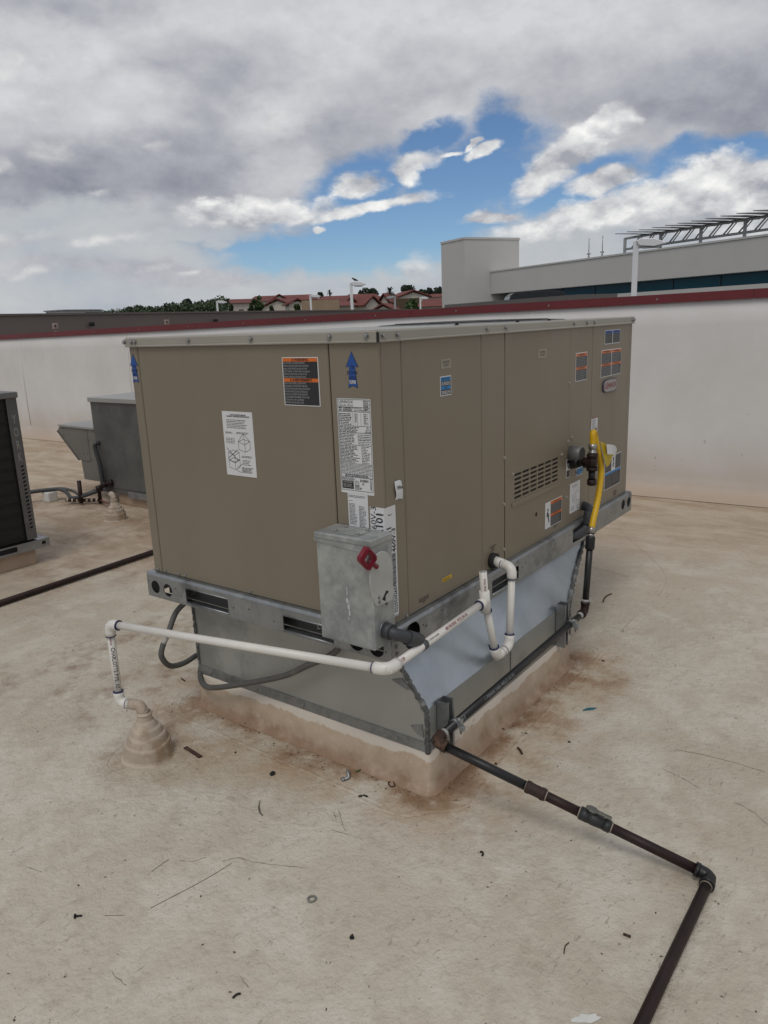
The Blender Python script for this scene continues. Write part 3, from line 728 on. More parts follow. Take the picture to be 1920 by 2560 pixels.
# lifting instructions
st = sticker('instruction_sheet', LF, -0.695, -0.550, 0.528, 0.748, tagw)
m_ = MB()
m_.text("LGA/LCA/LGH/LCH 036-060\nRIGGING / HANDLING INSTRUCTIONS", 0.0062, LF, -0.618, 0.734, 0.0016, 'CENTER', 'CENTER', 1.0, 0.9, bold=0.0002)
lines(m_, LF, -0.675, -0.575, 0.722, 0.690, 6, 0.0022, 0.0016)
lines(m_, LF, -0.685, -0.645, 0.679, 0.672, 2, 0.002, 0.0016); lines(m_, LF, -0.632, -0.565, 0.680, 0.672, 2, 0.002, 0.0016)
def seg(face, u0, v0, u1, v1, w=0.0016, t=0.0012):
    d = Vector((u1-u0, v1-v0)); n = Vector((-d.y, d.x)).normalized()*t/2
    m_.poly([face(u0-n.x, v0-n.y, w), face(u1-n.x, v1-n.y, w), face(u1+n.x, v1+n.y, w), face(u0+n.x, v0+n.y, w)])
def wirebox(face, u, v, a, h, t=0.0011):
    for q in ((u, v, u+a*0.55, v-0.008), (u+a*0.55, v-0.008, u+a, v+0.004), (u, v, u, v+h), (u+a*0.55, v-0.008, u+a*0.55, v-0.008+h), (u+a, v+0.004, u+a, v+0.004+h),
              (u, v+h, u+a*0.55, v-0.008+h), (u+a*0.55, v-0.008+h, u+a, v+0.004+h), (u, v+h, u+a*0.45, v+h+0.010), (u+a*0.45, v+h+0.010, u+a, v+h+0.004)): seg(face, *q, t=t)
wirebox(LF, -0.626, 0.620, 0.056, 0.026); seg(LF, -0.626, 0.646, -0.600, 0.676); seg(LF, -0.570, 0.650, -0.600, 0.676); seg(LF, -0.595, 0.638, -0.600, 0.676)
wirebox(LF, -0.679, 0.556, 0.054, 0.024); wirebox(LF, -0.679, 0.582, 0.054, 0.024); seg(LF, -0.684, 0.622, -0.632, 0.580, t=0.0018); seg(LF, -0.682, 0.586, -0.632, 0.618, t=0.0018)
for r_ in range(4): seg(LF, -0.683, 0.640+0.0055*r_, -0.645, 0.640+0.0055*r_, t=0.0009)
for c_ in range(4): seg(LF, -0.683+0.0127*c_, 0.640, -0.683+0.0127*c_, 0.6565, t=0.0009)
seg(LF, -0.640, 0.556, -0.612, 0.572); seg(LF, -0.645, 0.548, -0.622, 0.540)
lines(m_, LF, -0.615, -0.565, 0.600, 0.592, 2, 0.0022, 0.0016); lines(m_, LF, -0.612, -0.570, 0.586, 0.566, 4, 0.0022, 0.0016); lines(m_, LF, -0.618, -0.560, 0.560, 0.540, 5, 0.0024, 0.0016)
m_.build('printing', ink, st)
# arrows
def arrow(uc, nm='tie_down_arrow'):
    pts = [(uc, 0.942), (uc+0.0235, 0.897), (uc+0.0105, 0.899), (uc+0.0185, 0.8355), (uc, 0.842), (uc-0.0165, 0.8355), (uc-0.0105, 0.899), (uc-0.0235, 0.897)]
    m_ = MB(); m_.prism([LF(u, v, 0.0002) for u, v in pts], (-0.0005, 0, 0)); a = m_.build(nm, ink, ru)
    cxm, cym = uc, 0.885
    pts2 = [(uc+(u-cxm)*0.90, 0.889+(v-0.889)*0.965) for u, v in pts]
    m_ = MB(); m_.prism([LF(u, v, 0.0008) for u, v in pts2], (-0.0004, 0, 0)); m_.build('arrow_face', blue, a)
    m_ = MB(); m_.text("TIE\nDOWN\nHERE", 0.0145, LF, uc, 0.880, 0.0017, 'CENTER', 'CENTER', 0.78, 1.05, bold=0.0002); m_.build('lettering', navy, a)
    m_ = MB(); m_.rect(LF, uc-0.011, uc+0.012, 0.8485, 0.8585, 0.0016); m_.build('code_patch', white, a)
    m_ = MB(); lines(m_, LF, uc-0.010, uc+0.011, 0.858, 0.849, 3, 0.0018, 0.0020, 0.1); m_.build('printing', navy, a)
arrow(-0.120); arrow(-1.150)
# rating plate
st = sticker('rating_plate', LF, -0.184, -0.0575, 0.517, 0.805, tagw, r=0.003)
m_ = MB()
m_.text("LENNOX", 0.0135, LF, -0.177, 0.7945, 0.0016, 'LEFT', 'CENTER', 1.0); m_.text("DALLAS, TEXAS", 0.0078, LF, -0.177, 0.7845, 0.0016, 'LEFT', 'CENTER', 1.0)
m_.text("M/N  LGA060S5T1Y\nS/N  5225D02659", 0.0072, LF, -0.177, 0.774, 0.0016, 'LEFT', 'CENTER', 0.95, 0.9, bold=0.0002); m_.text("C/N AA101\nE.D.N. 000001", 0.0068, LF, -0.120, 0.774, 0.0016, 'LEFT', 'CENTER', 0.9, 0.95)
for q in ((-0.181, 0.8025, -0.0605, 0.8025), (-0.181, 0.5265, -0.0605, 0.5265), (-0.181, 0.8025, -0.181, 0.5265), (-0.0605, 0.8025, -0.0605, 0.5265), (-0.083, 0.8025, -0.083, 0.7665), (-0.181, 0.7795, -0.083, 0.7795), (-0.181, 0.7665, -0.0605, 0.7665), (-0.083, 0.789, -0.0605, 0.789),
          (-0.181, 0.724, -0.0605, 0.724), (-0.181, 0.704, -0.0605, 0.704), (-0.181, 0.667, -0.0605, 0.667), (-0.181, 0.610, -0.0605, 0.610), (-0.181, 0.594, -0.0605, 0.594), (-0.181, 0.577, -0.0605, 0.577), (-0.181, 0.568, -0.0605, 0.568)): seg(LF, *q, t=0.0012)
for u in (-0.133, -0.125, -0.117, -0.108, -0.095, -0.084, -0.076, -0.069): seg(LF, u, 0.762, u, 0.726, t=0.0007)
for v in (0.698, 0.692, 0.684): seg(LF, -0.112, v, -0.0605, v, t=0.0006)
lines(m_, LF, -0.081, -0.063, 0.801, 0.791, 2, 0.003, 0.0016, 0.1); lines(m_, LF, -0.081, -0.063, 0.787, 0.769, 5, 0.0028, 0.0016, 0.1)
lines(m_, LF, -0.179, -0.130, 0.762, 0.726, 7, 0.0030, 0.0016, 0.25); lines(m_, LF, -0.118, -0.106, 0.762, 0.735, 5, 0.0024, 0.0016, 0.5); lines(m_, LF, -0.084, -0.064, 0.762, 0.73, 6, 0.0024, 0.0016, 0.7)
lines(m_, LF, -0.179, -0.092, 0.722, 0.705, 4, 0.0026, 0.0016, 0.5); lines(m_, LF, -0.179, -0.115, 0.702, 0.669, 7, 0.0026, 0.0016, 0.3); lines(m_, LF, -0.109, -0.063, 0.701, 0.669, 6, 0.002, 0.0016, 0.1)
lines(m_, LF, -0.179, -0.105, 0.665, 0.612, 12, 0.0026, 0.0016, 0.35); lines(m_, LF, -0.098, -0.064, 0.665, 0.612, 11, 0.0022, 0.0016, 0.5)
lines(m_, LF, -0.179, -0.063, 0.608, 0.596, 3, 0.0018, 0.0016, 0.05); lines(m_, LF, -0.179, -0.063, 0.592, 0.579, 3, 0.0018, 0.0016, 0.05)
lines(m_, LF, -0.165, -0.07, 0.576, 0.569, 2, 0.0026, 0.0016, 0.1); lines(m_, LF, -0.179, -0.125, 0.566, 0.556, 3, 0.002, 0.0016, 0.2)
lines(m_, LF, -0.129, -0.100, 0.545, 0.530, 4, 0.0022, 0.0016, 0.4)
m_.prism([LF(u, v, 0.0010) for u, v in ((-0.178, 0.531), (-0.134, 0.531), (-0.134, 0.555), (-0.178, 0.555))], (-0.0006, 0, 0))
for i in range(15): m_.rect(LF, -0.108+i*0.0021, -0.108+i*0.0021+random.choice((0.0007, 0.0013)), 0.555, 0.563, 0.0016)
for i in range(18): m_.rect(LF, -0.070, -0.065, 0.532+i*0.0021, 0.532+i*0.0021+random.choice((0.0007, 0.0013)), 0.0016)
for i in range(20):
    a, b = 2*math.pi*i/20, 2*math.pi*(i+1)/20; seg(LF, -0.121+0.0075*math.cos(a), 0.5495+0.0075*math.sin(a), -0.121+0.0075*math.cos(b), 0.5495+0.0075*math.sin(b), t=0.0013)
m_.text("ETL", 0.0065, LF, -0.121, 0.5495, 0.0016, 'CENTER', 'CENTER', 0.9)
for q in ((-0.0805, 0.7065, -0.0625, 0.7065), (-0.0805, 0.7065, -0.0715, 0.722), (-0.0625, 0.7065, -0.0715, 0.722)): seg(LF, *q, t=0.0014)
m_.text("A", 0.007, LF, -0.0715, 0.7115, 0.0016, 'CENTER', 'CENTER')
for q in ((-0.101, 0.547, -0.093, 0.547), (-0.101, 0.547, -0.097, 0.553), (-0.093, 0.547, -0.097, 0.553)): seg(LF, *q, t=0.0012)
m_.build('printing', ink, st)
m_ = MB(); m_.text("AHRI CERTIFIED", 0.0052, LF, -0.156, 0.5505, 0.002, 'CENTER', 'CENTER', 0.95); lines(m_, LF, -0.174, -0.138, 0.546, 0.535, 3, 0.0012, 0.002, 0.2); m_.build('certified_mark', white, st)
# slip beneath it
st = sticker('parts_slip', LF, -0.160, -0.083, 0.36, 0.5165, tagw)
m_ = MB(); lines(m_, LF, -0.157, -0.087, 0.512, 0.504, 2, 0.0022, 0.0014, 0.1); lines(m_, LF, -0.156, -0.142, 0.496, 0.490, 1, 0.0022, 0.0014, 0.0); lines(m_, LF, -0.156, -0.126, 0.486, 0.418, 16, 0.0022, 0.0014, 0.3); lines(m_, LF, -0.118, -0.090, 0.480, 0.412, 16, 0.0022, 0.0014, 0.35); m_.build('printing', ink, st)
# shipping label folded round the corner
st = sticker('shipping_label', LF, -0.0765, -X0+0.0225-Y0+0.0006, 0.20, 0.4825, tagw)
st2 = sticker('shipping_label', RF, X0-0.0009, 0.0795, 0.1235, 0.4815, tagw)
m_ = MB()
R90 = math.pi/2
m_.text("460V-3", 0.030, LF, -0.062, 0.398, 0.0016, 'LEFT', 'CENTER', 1.0, rot=R90); m_.text("A101", 0.036, LF, -0.040, 0.392, 0.0016, 'LEFT', 'CENTER', 1.0, rot=R90, bold=0.0006)
m_.text("460V-3", 0.009, LF, -0.051, 0.462, 0.0016, 'LEFT', 'CENTER', 1.0); m_.build('printing', ink, st)
m_ = MB()
m_.text("A101", 0.033, RF, 0.044, 0.352, 0.0016, 'LEFT', 'CENTER', 1.0, rot=R90, bold=0.0006); m_.text("460V-3", 0.026, RF, 0.066, 0.335, 0.0016, 'LEFT', 'CENTER', 1.02, rot=R90, bold=0.0005)
m_.text("460-3", 0.009, RF, 0.040, 0.456, 0.0016, 'LEFT', 'CENTER', 1.0)
m_.text("LGA060S3J", 0.029, RF, 0.044, 0.138, 0.0016, 'LEFT', 'CENTER', 0.72, rot=R90, bold=0.0005); m_.text("5225D02659", 0.022, RF, 0.066, 0.138, 0.0016, 'LEFT', 'CENTER', 0.80, rot=R90, bold=0.0004); m_.text("5225D02659", 0.009, RF, 0.052, 0.1265, 0.0016, 'LEFT', 'CENTER', 0.6)
v = 0.232
while v < 0.330:
    h = random.choice((0.0009, 0.0017, 0.0026)); m_.rect(RF, 0.036, 0.072, v, v+h, 0.0016); v += h+random.choice((0.0010, 0.0016))
m_.build('printing', ink, st2)
# paper scrap curling off
m_ = MB(); bm = m_.bm; prev = None
for i in range(9):
    t = i/8; w = 0.0006+0.006*math.sin(t*math.pi)*(1-t*0.3); v = 0.495+0.058*t
    row = [bm.verts.new(RF(0.080+0.002*math.sin(t*7), v, w)), bm.verts.new(RF(0.100, v+0.002, w+0.0035)), bm.verts.new(RF(0.119-0.004*t*t, v-0.004, w*0.5+0.001))]
    if prev:
        for j in range(2): f = bm.faces.new((prev[j], prev[j+1], row[j+1], row[j])); f.smooth = True
    prev = row
st = m_.build('paper_scrap', tagw, ru)
m_ = MB(); m_.text("Wea.", 0.017, RF, 0.082, 0.533, 0.0095, 'LEFT', 'CENTER', 0.85, bold=0.0004); m_.build('printing', ink, st)
# small notices on the right face
def text_part(nm, txt, size, u, v, m=ink, xs=1.0, par=None):
    m_ = MB(); m_.text(txt, size, RF, u, v, 0.0007, 'CENTER', 'CENTER', xs, 0.95, bold=0.0001); return m_.build(nm, m, par or ru)
st = sticker('access_label', RF, 0.357, 0.418, 0.868, 0.898, mat('pale_tan_label', (0.30, 0.27, 0.21), 0.5)); m_ = MB(); m_.text("AIR FILTER\nACCESS", 0.0105, RF, 0.3875, 0.883, 0.0016, 'CENTER', 'CENTER', 0.9, 0.95); m_.build('printing', ink, st)
st = sticker('access_label', RF, 1.078, 1.156, 0.858, 0.893, MATS['pale_tan_label']); m_ = MB(); m_.text("BLOWER\nACCESS", 0.0115, RF, 1.117, 0.8755, 0.0016, 'CENTER', 'CENTER', 1.1, 0.95); m_.build('printing', ink, st)
text_part('stencil', "LIFTING BRACKET\nREMOVE SCREWS\nONLY", 0.0075, 0.225, 0.128); text_part('stencil', "CONDENSATE\nDRAIN\nOUTLET", 0.0085, 0.700, 0.178); text_part('stencil', "UNIT POWER\nENTRY", 0.009, 1.275, 0.128, xs=1.0); text_part('stencil', "BOTTOM\nPOWER\nENTRY", 0.010, 2.01, 0.125, xs=1.3)
def two_band(nm, u0, u1, v0, v1, mtop, nlines, split=True, head=0.11, wm=whiteg):
    st = sticker(nm, RF, u0, u1, v0, v1, tagw); e = 0.003
    m_ = MB(); m_.rect(RF, u0+e, u1-e, v0+e, v1-e, 0.0013); m_.build('label_ground', inkb, st)
    h = (v1-v0)*head
    m_ = MB(); m_.rect(RF, u0+e, u1-e, v1-e-h, v1-e, 0.0016)
    vm = v0+(v1-v0)*0.50
    if split: m_.rect(RF, u0+e, u1-e, vm-h*0.9, vm, 0.0016)
    m_.build('coloured_band', mtop, st)
    m_ = MB()
    lines(m_, RF, u0+e*2, u1-e*2, v1-e-h-0.002, (vm+0.002) if split else v0+e, nlines, 0.0042*(v1-v0)/0.12, 0.0016, 0.15, 0.2)
    if split: lines(m_, RF, u0+e*2, u1-e*2, vm-h-0.002, v0+e+0.002, nlines, 0.0042*(v1-v0)/0.12, 0.0016, 0.2, 0.2)
    m_.build('printing', wm, st)
    m_ = MB(); m_.text("WARNING" if mtop in (orange, orange2) else "NOTICE", h*0.85, RF, (u0+u1)/2, v1-e-h/2, 0.002, 'CENTER', 'CENTER', 1.2)
    if split: m_.text("AVERTISSEMENT" if mtop in (orange, orange2) else "AVIS", h*0.75, RF, (u0+u1)/2, vm-h*0.45, 0.002, 'CENTER', 'CENTER', 1.0)
    m_.build('heading', ink, st)
    return st
two_band('notice_label', 0.350, 0.417, 0.781, 0.844, blue2, 3, True, 0.2, white)
two_band('warning_label', 1.459, 1.588, 0.735, 0.858, orange2, 6)
two_band('warning_label', 1.761, 1.893, 0.7285, 0.8545, orange2, 6); two_band('warning_label', 1.897, 2.028, 0.7285, 0.8535, orange2, 6)
two_band('notice_label', 1.799, 1.899, 0.879, 0.944, blue, 5, False, 0.2); two_band('notice_label', 1.902, 2.002, 0.879, 0.944, blue, 5, False, 0.2)
two_band('notice_label', 1.495, 1.570, 0.307, 0.343, blue2, 2, False, 0.75)
# pictogram sticker with a kneeling-hazard strip
st = two_band('warning_label', 1.2165, 1.337, 0.136, 0.251, orange, 5)
st = sticker('pictogram_label', RF, 1.166, 1.2155, 0.137, 0.251, tagw)
m_ = MB()
for q in ((1.180, 0.205, 1.205, 0.185), (1.178, 0.19, 1.20, 0.20), (1.19, 0.215, 1.19, 0.19), (1.19, 0.188, 1.203, 0.172), (1.196, 0.176, 1.205, 0.160)): seg(RF, *q, t=0.006)
m_.prism([RF(1.186, 0.213, 0.0012), RF(1.196, 0.213, 0.0012), RF(1.198, 0.222, 0.0012), RF(1.188, 0.224, 0.0012)], (0, -0.0004, 0)); m_.build('pictogram', ink, st)
st = sticker('pictogram_label', RF, 1.380, 1.419, 0.319, 0.401, tagw)
m_ = MB(); m_.rect(RF, 1.383, 1.416, 0.384, 0.398, 0.0016); m_.rect(RF, 1.383, 1.416, 0.322, 0.352, 0.0016); seg(RF, 1.392, 0.380, 1.402, 0.358, t=0.008); m_.build('pictogram', ink, st)
# white diagram sheet
st = sticker('diagram_sheet', RF, 1.427, 1.541, 0.146, 0.284, tagw)
m_ = MB()
for q in ((1.45, 0.20, 1.50, 0.24), (1.47, 0.19, 1.50, 0.215), (1.45, 0.235, 1.47, 0.19), (1.50, 0.17, 1.53, 0.17), (1.50, 0.17, 1.50, 0.195), (1.53, 0.17, 1.53, 0.195), (1.50, 0.195, 1.53, 0.195), (1.51, 0.23, 1.53, 0.24)): seg(RF, *q, t=0.002)
lines(m_, RF, 1.45, 1.52, 0.272, 0.262, 2, 0.002, 0.0016, 0.3); lines(m_, RF, 1.44, 1.49, 0.175, 0.155, 4, 0.002, 0.0016, 0.4); lines(m_, RF, 1.51, 1.53, 0.163, 0.152, 3, 0.003, 0.0016, 0.1); m_.build('printing', inkg, st)
# big blue wiring notice
st = sticker('wiring_notice', RF, 1.855, 2.081, 0.167, 0.329, tagw)
m_ = MB(); m_.rect(RF, 1.858, 1.945, 0.254, 0.326, 0.0013); m_.rect(RF, 2.0, 2.078, 0.254, 0.326, 0.0013); m_.rect(RF, 1.858, 2.078, 0.170, 0.246, 0.0013); m_.build('label_ground', inkb, st)
m_ = MB(); m_.rect(RF, 1.858, 2.078, 0.240, 0.2515, 0.0016); m_.build('blue_band', blue2, st)
m_ = MB(); lines(m_, RF, 1.862, 1.942, 0.322, 0.258, 7, 0.003, 0.0016, 0.15); lines(m_, RF, 2.004, 2.074, 0.322, 0.258, 7, 0.003, 0.0016, 0.15); lines(m_, RF, 1.862, 1.955, 0.236, 0.174, 8, 0.0026, 0.0016, 0.15); lines(m_, RF, 1.965, 2.07, 0.236, 0.184, 7, 0.0026, 0.0016, 0.2); m_.build('printing', whiteg, st)
m_ = MB()
for q in ((1.962, 0.300, 1.982, 0.318), (1.965, 0.318, 1.98, 0.298), (1.972, 0.296, 1.972, 0.265), (1.960, 0.275, 1.985, 0.288)): seg(RF, *q, t=0.007)
m_.build('pictogram', ink, st)
# white tag above the gas hose
st = sticker('inspection_tag', RF, 1.660, 1.738, 0.477, 0.551, tagw); m_ = MB(); lines(m_, RF, 1.668, 1.73, 0.543, 0.485, 9, 0.003, 0.0016, 0.35); m_.rect(RF, 1.71, 1.73, 0.484, 0.500, 0.0017); m_.build('printing', inkg, st)
m_ = MB(); m_.rect(RF, 1.660, 1.738, 0.547, 0.551, 0.0018); m_.build('tag_border', redi, st)
# small yellow sticker
st = sticker('caution_label', RF, 0.341, 0.401, 0.151, 0.165, mat('caution_yellow', (0.55, 0.36, 0.02), 0.5)); m_ = MB(); lines(m_, RF, 0.345, 0.397, 0.162, 0.153, 2, 0.0022, 0.0016, 0.2); m_.build('printing', ink, st)
# oval maker's badge
m_ = MB(); bcx, bcy = 1.878, 0.684
def sup(a, ru_, rv): c, s = math.cos(a), math.sin(a); return (bcx+ru_*math.copysign(abs(c)**0.62, c), bcy+rv*math.copysign(abs(s)**0.62, s))
ov = [sup(2*math.pi*i/36, 0.094, 0.033) for i in range(36)]
m_.prism([RF(u, v, 0.0) for u, v in ov], (0, -0.007, 0)); bd = m_.build('maker_badge', mat('badge_edge', (0.05, 0.045, 0.075), 0.35), ru)
m_ = MB(); m_.prism([RF(*sup(2*math.pi*i/36, 0.087, 0.028), 0.0072) for i in range(36)], (0, -0.001, 0)); m_.build('badge_face', mat('badge_silver', (0.33, 0.305, 0.30), 0.35, 0.3), bd)
m_ = MB(); m_.text("LENNOX", 0.034, RF, bcx, bcy, 0.0086, 'CENTER', 'CENTER', 1.15, bold=0.0006); m_.build('lettering', redi, bd)
# flue vent cap and conduit entering the panel
m_ = MB(); m_.tube([RF(1.425, 0.423, 0.0), RF(1.425, 0.423, 0.05), RF(1.425, 0.423, 0.054)], [0.036, 0.036, 0.033], 26); fv = m_.build('flue_outlet', mat('flue_grey', (0.17, 0.17, 0.17), 0.5, 0.3, 0.1, 10), ru)
m_ = MB()
for i in range(-4, 5):
    h = math.sqrt(0.031**2-(i*0.007)**2); m_.box((1.425+i*0.007-0.0016, Y0-0.0562, 0.423-h), (1.425+i*0.007+0.0016, Y0-0.0538, 0.423+h))
for i in range(-3, 4):
    h = math.sqrt(0.031**2-(i*0.009)**2); m_.box((1.425-h, Y0-0.0556, 0.423+i*0.009-0.0012), (1.425+h, Y0-0.0536, 0.423+i*0.009+0.0012))
m_.build('grille', mat('grille_grey', (0.07, 0.07, 0.07), 0.5), fv)

# ------------------------------------------------------------------ sheet metal curb adapter under the unit
ad = thing('curb_adapter', 'flared galvanised sheet metal adapter between tan unit and roof curb', 'curb adapter', (0.66, 0.5, -0.345))
AX, AY, BY, AX2 = 0.100, -0.060, 1.048, 1.235          # front plane, right plane, left plane, far end
ZS, ZB = -0.193, -0.345
FT = [(0.066, -0.028), (AY+0.003, ZS-0.001), (AY+0.003, ZB), (BY-0.004, ZB), (BY+0.006, -0.028)]
m_ = MB(); m_.prism([(AX, y, z) for y, z in FT], (0.003, 0, 0)); m_.build('front_panel', galvd, ad)
m_ = MB(); N = 14; rows = []
for i in range(N+1):
    t = i/N
    a = Vector((AX+0.004+t*(1.72-AX), 0.066, -0.028)); b = Vector((AX+0.004+t*(AX2-AX-0.004), AY, ZS))
    rows.append([m_.bm.verts.new(a.lerp(b, q/5)+Vector((0, -0.0035, 0.0030))*math.sin(q/5*math.pi)*0.6*math.sin(t*9+q*0.7)) for q in range(6)])
for a, b in zip(rows, rows[1:]):
    for j in range(5): f = m_.bm.faces.new((a[j], b[j], b[j+1], a[j+1])); f.smooth = True
m_.build('sloped_panel', galvb, ad, recalc=True)
m_ = MB(); m_.box((AX+0.004, AY, ZB), (AX2, AY+0.003, ZS-0.0015)); m_.build('side_panel', galvd, ad)
m_ = MB(); m_.box((AX+0.004, AY-0.0035, ZB), (AX2, AY-0.0005, ZB+0.040)); m_.box((0.68, AY-0.003, ZB+0.042), (0.682, AY-0.0005, ZS-0.02)); m_.build('lower_flange', galvr, ad)
m_ = MB(); m_.prism([(1.724, 0.07, -0.028), (1.724, 1.06, -0.028), (AX2+0.001, BY, ZS), (AX2+0.001, AY+0.001, ZS)], (0.0, 0, -0.003)); m_.build('end_slope', galvd, ad)
m_ = MB(); m_.box((AX2-0.003, AY+0.004, ZB), (AX2, BY-0.004, ZS-0.004)); m_.build('end_panel', galvd, ad)
m_ = MB(); m_.prism([(AX+0.004, BY+0.002, -0.028), (1.72, BY+0.01, -0.028), (AX2, BY, ZS), (AX2, BY, ZB), (AX+0.004, BY, ZB)], (0, 0.002, 0)); m_.build('back_panel', galvd, ad)
m_ = MB(); m_.box((AX-0.02, 0.068, -0.0265), (1.74, 1.07, -0.0005)); m_.build('top_collar', galvr, ad)
m_ = MB(); m_.prism([(AX-0.004, AY+0.002, ZB), (AX-0.004, BY-0.006, ZB), (AX-0.004, BY-0.006, ZB+0.037), (AX-0.004, AY+0.002, ZB+0.035)], (0.0035, 0, 0)); m_.build('front_flange', mat('flange_galv', (0.24, 0.247, 0.24), 0.5, 0.6, 0.25, 25, col2=(0.27, 0.28, 0.28), c2s=30, rvar=0.1), ad)
for y in (0.98, 0.72, 0.48, 0.06):
    hexbolt((AX-0.0045, y, ZB+0.018), (-1, 0, 0), 0.7).build('screw', zincb, ad)
def bead(path, r, n=50):
    p = [Vector(q) for q in path]; d = [0]
    for a, b in zip(p, p[1:]): d.append(d[-1]+(b-a).length)
    out = []; rs = []
    for i in range(n+1):
        s_ = d[-1]*i/n; j = 0
        while j < len(d)-2 and d[j+1] < s_: j += 1
        out.append(p[j].lerp(p[j+1], (s_-d[j])/(d[j+1]-d[j]))+Vector([random.uniform(-1, 1)*r*0.28 for _ in range(3)])); rs.append(r*random.uniform(0.75, 1.3))
    return MB().tube(out, rs, 8)
bead([(AX-0.002, 0.063, -0.032), (AX-0.002, AY, ZS-0.002), (AX-0.002, AY+0.001, ZB)], 0.0085, 44).build('sealant_bead', caulk, ad)
bead([(1.72, 0.064, -0.030), (AX2+0.002, AY-0.002, ZS), (AX2+0.002, AY-0.002, ZB)], 0.0095, 60).build('sealant_bead', caulk, ad)
bead([(AX-0.002, BY+0.006, -0.04), (AX-0.002, BY, ZB)], 0.006, 30).build('sealant_bead', caulk, ad)
m_ = MB(); m_.prism([(AX-0.004, 0.035, -0.105), (AX-0.004, 0.075, -0.120), (AX-0.004, 0.015, -0.140), (AX-0.004, -0.005, -0.135)], (0.004, 0, 0)); m_.build('sealant_smear', mat('smear_grey', (0.19, 0.195, 0.19), 0.6, 0, 0.2, 30), ad)
m_ = MB(); m_.prism([(AX-0.004, -0.040, -0.250), (AX-0.004, 0.005, -0.265), (AX-0.004, -0.015, -0.285), (AX-0.004, -0.045, -0.295)], (0.004, 0, 0)); m_.build('sealant_smear', mat('smear_grey', (0.19, 0.195, 0.19), 0.6, 0, 0.2, 30), ad)
m_ = MB(); m_.tube(spline([(0.585, AY+0.004, ZS+0.004), (0.575, -0.036, ZS+0.03), (0.565, -0.026, ZS+0.042)], 4), [0.003]*9, 6); m_.build('primer_drip', blueglue, ad)
# ------------------------------------------------------------------ the roof curb wrapped in membrane
cb = thing('roof_curb', 'low cream coated roof curb with brown silt stains under the large tan unit', 'curb', (0.66, 0.5, G))
m_ = MB(); rows = []
prof = [(0.030, 0.0005), (0.016, 0.005), (0.007, 0.018), (0.003, 0.04), (0.002, 0.136), (-0.014, 0.1395)]
def ringpt(off, z):
    x0, x1, y0, y1 = 0.092-off, 1.244+off, -0.066-off, 1.054+off; r_ = 0.012+max(off, 0)*0.9; out = []
    for cx_, cy_, s_ in ((x1-r_, y1-r_, 0), (x0+r_, y1-r_, 90), (x0+r_, y0+r_, 180), (x1-r_, y0+r_, 270)):
        out += [(cx_+r_*math.cos(rad(s_+t)), cy_+r_*math.sin(rad(s_+t)), z) for t in (0, 22, 45, 68, 90)]
    full = []
    for i, p in enumerate(out):
        q = out[(i+1) % len(out)]; full.append(Vector(p))
        if (Vector(p)-Vector(q)).length > 0.3:
            for k_ in range(1, 16): full.append(Vector(p).lerp(Vector(q), k_/16)+Vector((random.uniform(-1, 1)*0.0015, random.uniform(-1, 1)*0.0015, 0)))
    return full
for o_, z_ in prof:
    rows.append([m_.bm.verts.new(p+Vector((0, 0, G))) for p in ringpt(o_, z_)])
for a, b in zip(rows, rows[1:]):
    n = len(a)
    for j in range(n): f = m_.bm.faces.new((a[j], a[(j+1) % n], b[(j+1) % n], b[j])); f.smooth = True
m_.bm.faces.new(rows[-1])
m_.build('membrane_wrap', curbm, cb, recalc=True)

# ------------------------------------------------------------------ disconnect switch
ds = thing('disconnect_switch', 'galvanised electrical disconnect box with red handle on the corner of the tan unit', 'switch box', (-0.03, 0.10, 0.07))
by0, by1, bx0, bx1 = -0.004, 0.206, -0.086, 0.0205
m_ = MB(); m_.box((bx0, by0, 0.070), (bx1, by1, 0.394), 0.003); m_.build('enclosure', galvbox, ds)
m_ = MB(); m_.box((bx0-0.004, by0-0.003, 0.392), (bx1-0.001, by1+0.004, 0.414), 0.003)
m_.prism([(bx0-0.004, by0-0.003, 0.396), (bx0-0.004, by1+0.004, 0.396), (bx0-0.004, by1+0.004, 0.386), (bx0-0.004, by0-0.003, 0.372)], (0.002, 0, 0)); m_.build('lid', galvbox, ds)
m_ = MB(); m_.prism([(-0.070, 0.055, 0.4142), (-0.070, 0.150, 0.4142), (-0.005, 0.150, 0.4142), (-0.005, 0.055, 0.4142)], (0, 0, 0.003), 0.001); m_.build('hub_plate', galvbox, ds)
for p in ((-0.062, 0.145), (-0.062, 0.062), (-0.012, 0.145), (-0.012, 0.062)):
    m_ = MB(); m_.tube([(p[0], p[1], 0.4172), (p[0], p[1], 0.4225), (p[0], p[1], 0.424)], [0.006, 0.006, 0.004], 10); m_.build('screw', zincb, ds)
m_ = MB(); m_.box((bx0-0.0015, 0.003, 0.078), (bx0+0.002, 0.2, 0.386), 0.001); m_.build('door', galvbox, ds)
